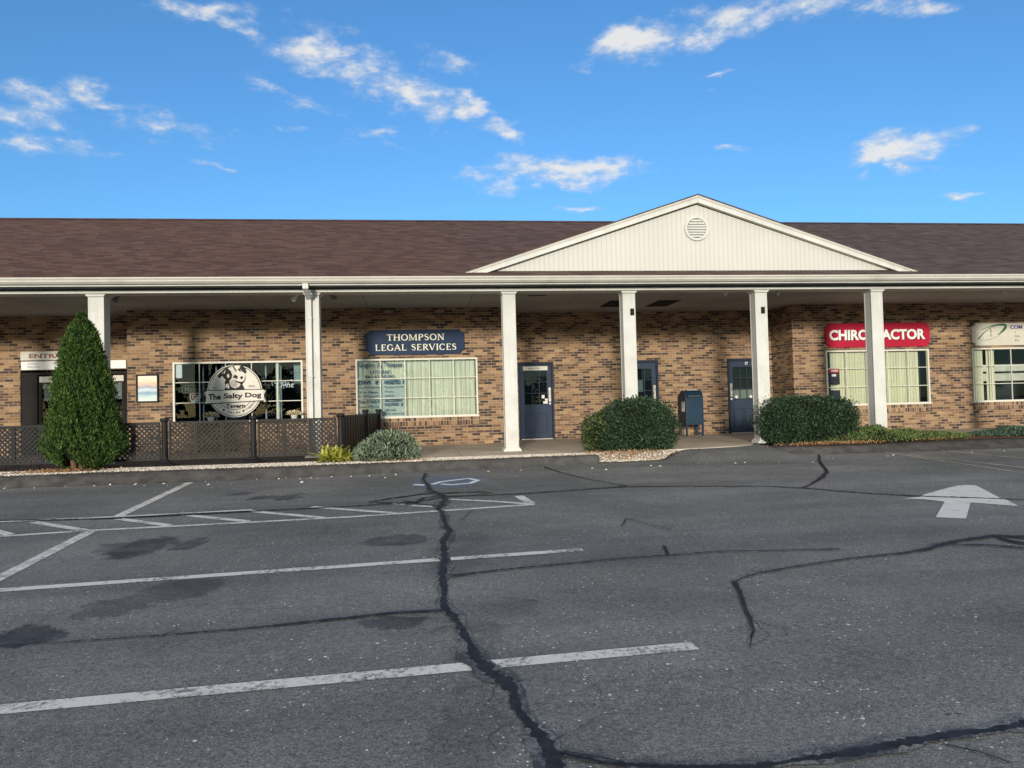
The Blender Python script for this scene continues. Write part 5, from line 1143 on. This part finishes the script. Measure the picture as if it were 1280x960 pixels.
# trees across the road behind the viewer; the windows mirror them
for i in range(18):
    bx = -75+i*9.5+random.uniform(-2.5, 2.5); by = -118+random.uniform(-12, 8); hh = random.uniform(6.0, 10.5); bz_ = zl(bx, by)
    t = thing('roadside_tree', ('tall' if hh > 8.5 else 'low')+' broad leafy tree across the road behind the parking lot', 'tree', (bx, by, bz_), 'trees across the road')
    mb = MB(); mb.tube([(bx, by, bz_-.1), (bx+.1, by, bz_+hh*.3), (bx-.1, by+.1, bz_+hh*.6)], [.32, .24, .10], 8); mb.tube([(bx, by, bz_+hh*.28), (bx+1.2, by+.3, bz_+hh*.55)], [.15, .06], 6); mb.tube([(bx, by, bz_+hh*.25), (bx-1.3, by-.3, bz_+hh*.5)], [.15, .06], 6); mb.build('trunk', 'bark', t)
    k = 1500; u = RNG.normal(size=(k, 3)); u /= np.linalg.norm(u, axis=1)[:, None]; lp = 1+.22*vnoise(u*2.2+i, 1.3, i)
    rad = RNG.random(k)**.4; P_ = u*(lp*rad)[:, None]*np.array([hh*.52, hh*.45, hh*.42])+np.array([bx, by, bz_+hh*.56]); leaves('crown', P_, u, .75, 'holly', t, 0, .7, 1)

# ------------------------------------------------------------------ world, sun, camera
SUN_EL, SUN_AZ = math.radians(SUNEL), math.radians(SUNAZ)        # the sun stands behind the camera, to the left
to_sun = Vector((-math.sin(SUN_AZ)*math.cos(SUN_EL), -math.cos(SUN_AZ)*math.cos(SUN_EL), math.sin(SUN_EL)))
sl = bpy.data.lights.new('sun', 'SUN'); sl.energy = SUNE; sl.angle = math.radians(6.5); sl.color = (1, .92, .80)
so = bpy.data.objects.new('sun', sl); COL.objects.link(so); so.rotation_euler = (-to_sun).to_track_quat('-Z', 'Y').to_euler(); so.location = (-10, -30, 20)
w = bpy.data.worlds.new('World'); S.world = w; w.use_nodes = True; t = NT(w.node_tree)
sky = t.n('ShaderNodeTexSky', sky_type='NISHITA', sun_disc=False, sun_elevation=SUN_EL, sun_rotation=math.pi+SUN_AZ, altitude=0, air_density=1.0, dust_density=.3, ozone_density=3.5)
D = t.n('ShaderNodeTexCoord').outputs['Generated']
nz = t.n('ShaderNodeVectorMath', {0: D, 1: (1, 1, 2.3)}, operation='MULTIPLY').outputs[0]
n1 = t.noise(nz, 11, 9, .66, .25); n2 = t.noise(nz, 34, 5, .6)
wv = t.n('ShaderNodeTexNoise', {'Scale': 14.0, 'Detail': 4.0}); t.put(wv, 'Vector', nz)
DW = t.n('ShaderNodeVectorMath', {0: t.n('ShaderNodeVectorMath', {0: t.n('ShaderNodeVectorMath', {0: wv.outputs['Color'], 1: (.5, .5, .5)}, operation='SUBTRACT').outputs[0], 1: (.10, .10, .06)}, operation='MULTIPLY').outputs[0], 1: D}, operation='ADD').outputs[0]
n3 = t.noise(t.n('ShaderNodeVectorMath', {0: D, 1: (1, 1, 1.5)}, operation='MULTIPLY').outputs[0], 75, 5, .7)
acc = None
for U1, u0, V1, v0, st in CLOUDS:
    du = t.m('SUBTRACT', t.n('ShaderNodeVectorMath', {0: DW, 1: tuple(U1)}, operation='DOT_PRODUCT').outputs['Value'], u0)
    dv = t.m('SUBTRACT', t.n('ShaderNodeVectorMath', {0: DW, 1: tuple(V1)}, operation='DOT_PRODUCT').outputs['Value'], v0)
    ln = t.n('ShaderNodeVectorMath', {0: t.comb(du, dv, 0)}, operation='LENGTH').outputs['Value']
    k = t.m('MULTIPLY', t.m('SUBTRACT', 1.42, ln), st)
    acc = k if acc is None else t.m('MAXIMUM', acc, k)
acc = t.m('MAXIMUM', acc, -.6)
f = t.m('ADD', t.m('MULTIPLY', acc, .95), t.m('MULTIPLY', t.m('SUBTRACT', t.m('ADD', t.m('MULTIPLY', n1, .55), t.m('ADD', t.m('MULTIPLY', n2, .27), t.m('MULTIPLY', n3, .18))), .50), 4.6))
cl = t.step(f, .12, 1.5)
ccol = t.mix(t.step(t.m('ADD', f, t.m('MULTIPLY', t.m('SUBTRACT', n2, .5), 2.5)), .3, 1.5), (.60, .72, .88), (1.0, .985, .95))
skc = t.n('ShaderNodeMix', {6: sky.outputs[0], 7: (*SKYTINT, 1)}, data_type='RGBA', blend_type='MULTIPLY'); skc.inputs[0].default_value = 1
# broad veil of unseen bright cloud, added behind the viewer as neutral fill light
sx_, sy_, sz_ = t.sep(D)
fill_veil = t.m('MULTIPLY', t.m('MULTIPLY', t.step(t.m('MULTIPLY', sy_, -1), -.15, .4), t.step(sz_, .03, .45)), t.m('ADD', .55, t.m('MULTIPLY', t.step(t.noise(nz, 3.5, 6, .6, .5), .38, .6), .45)))
bg = t.n('ShaderNodeBackground', {0: skc.outputs[2], 1: SKYS})
bg2 = t.n('ShaderNodeBackground', {0: ccol, 1: .86})
mx_ = t.n('ShaderNodeMixShader', {0: t.m('MULTIPLY', cl, .9), 1: bg.outputs[0], 2: bg2.outputs[0]})
bg3 = t.n('ShaderNodeBackground', {0: (1.0, .90, .78, 1), 1: FILL_VEIL})
mx3 = t.n('ShaderNodeMixShader', {0: t.m('MULTIPLY', fill_veil, .8), 1: mx_.outputs[0], 2: bg3.outputs[0]})
t.n('ShaderNodeOutputWorld', {0: mx3.outputs[0]})

cam = bpy.data.cameras.new('camera'); co = bpy.data.objects.new('camera', cam); COL.objects.link(co); S.camera = co
cam.sensor_width = 36; cam.lens = 36*930/1280; cam.clip_end = 1500; cam.clip_start = .05
yaw, pitch, roll = .123, .028, -.025
Fv = Vector((math.sin(yaw)*math.cos(pitch), math.cos(yaw)*math.cos(pitch), math.sin(pitch))); Rv = Fv.cross(Vector((0, 0, 1))).normalized(); Uv = Rv.cross(Fv)
R2 = Rv*math.cos(roll)+Uv*math.sin(roll); U2 = -Rv*math.sin(roll)+Uv*math.cos(roll)
from mathutils import Matrix
co.matrix_world = Matrix(((R2.x, U2.x, -Fv.x, 0), (R2.y, U2.y, -Fv.y, -15.22), (R2.z, U2.z, -Fv.z, .954), (0, 0, 0, 1)))
S.view_settings.view_transform = 'Standard'; S.view_settings.look = 'None'; S.view_settings.exposure = 0; S.view_settings.gamma = 1
S.render.engine = 'CYCLES'; S.cycles.max_bounces = 6; S.cycles.transparent_max_bounces = 12
for o in COL.objects:
    if 'org' in o: del o['org']
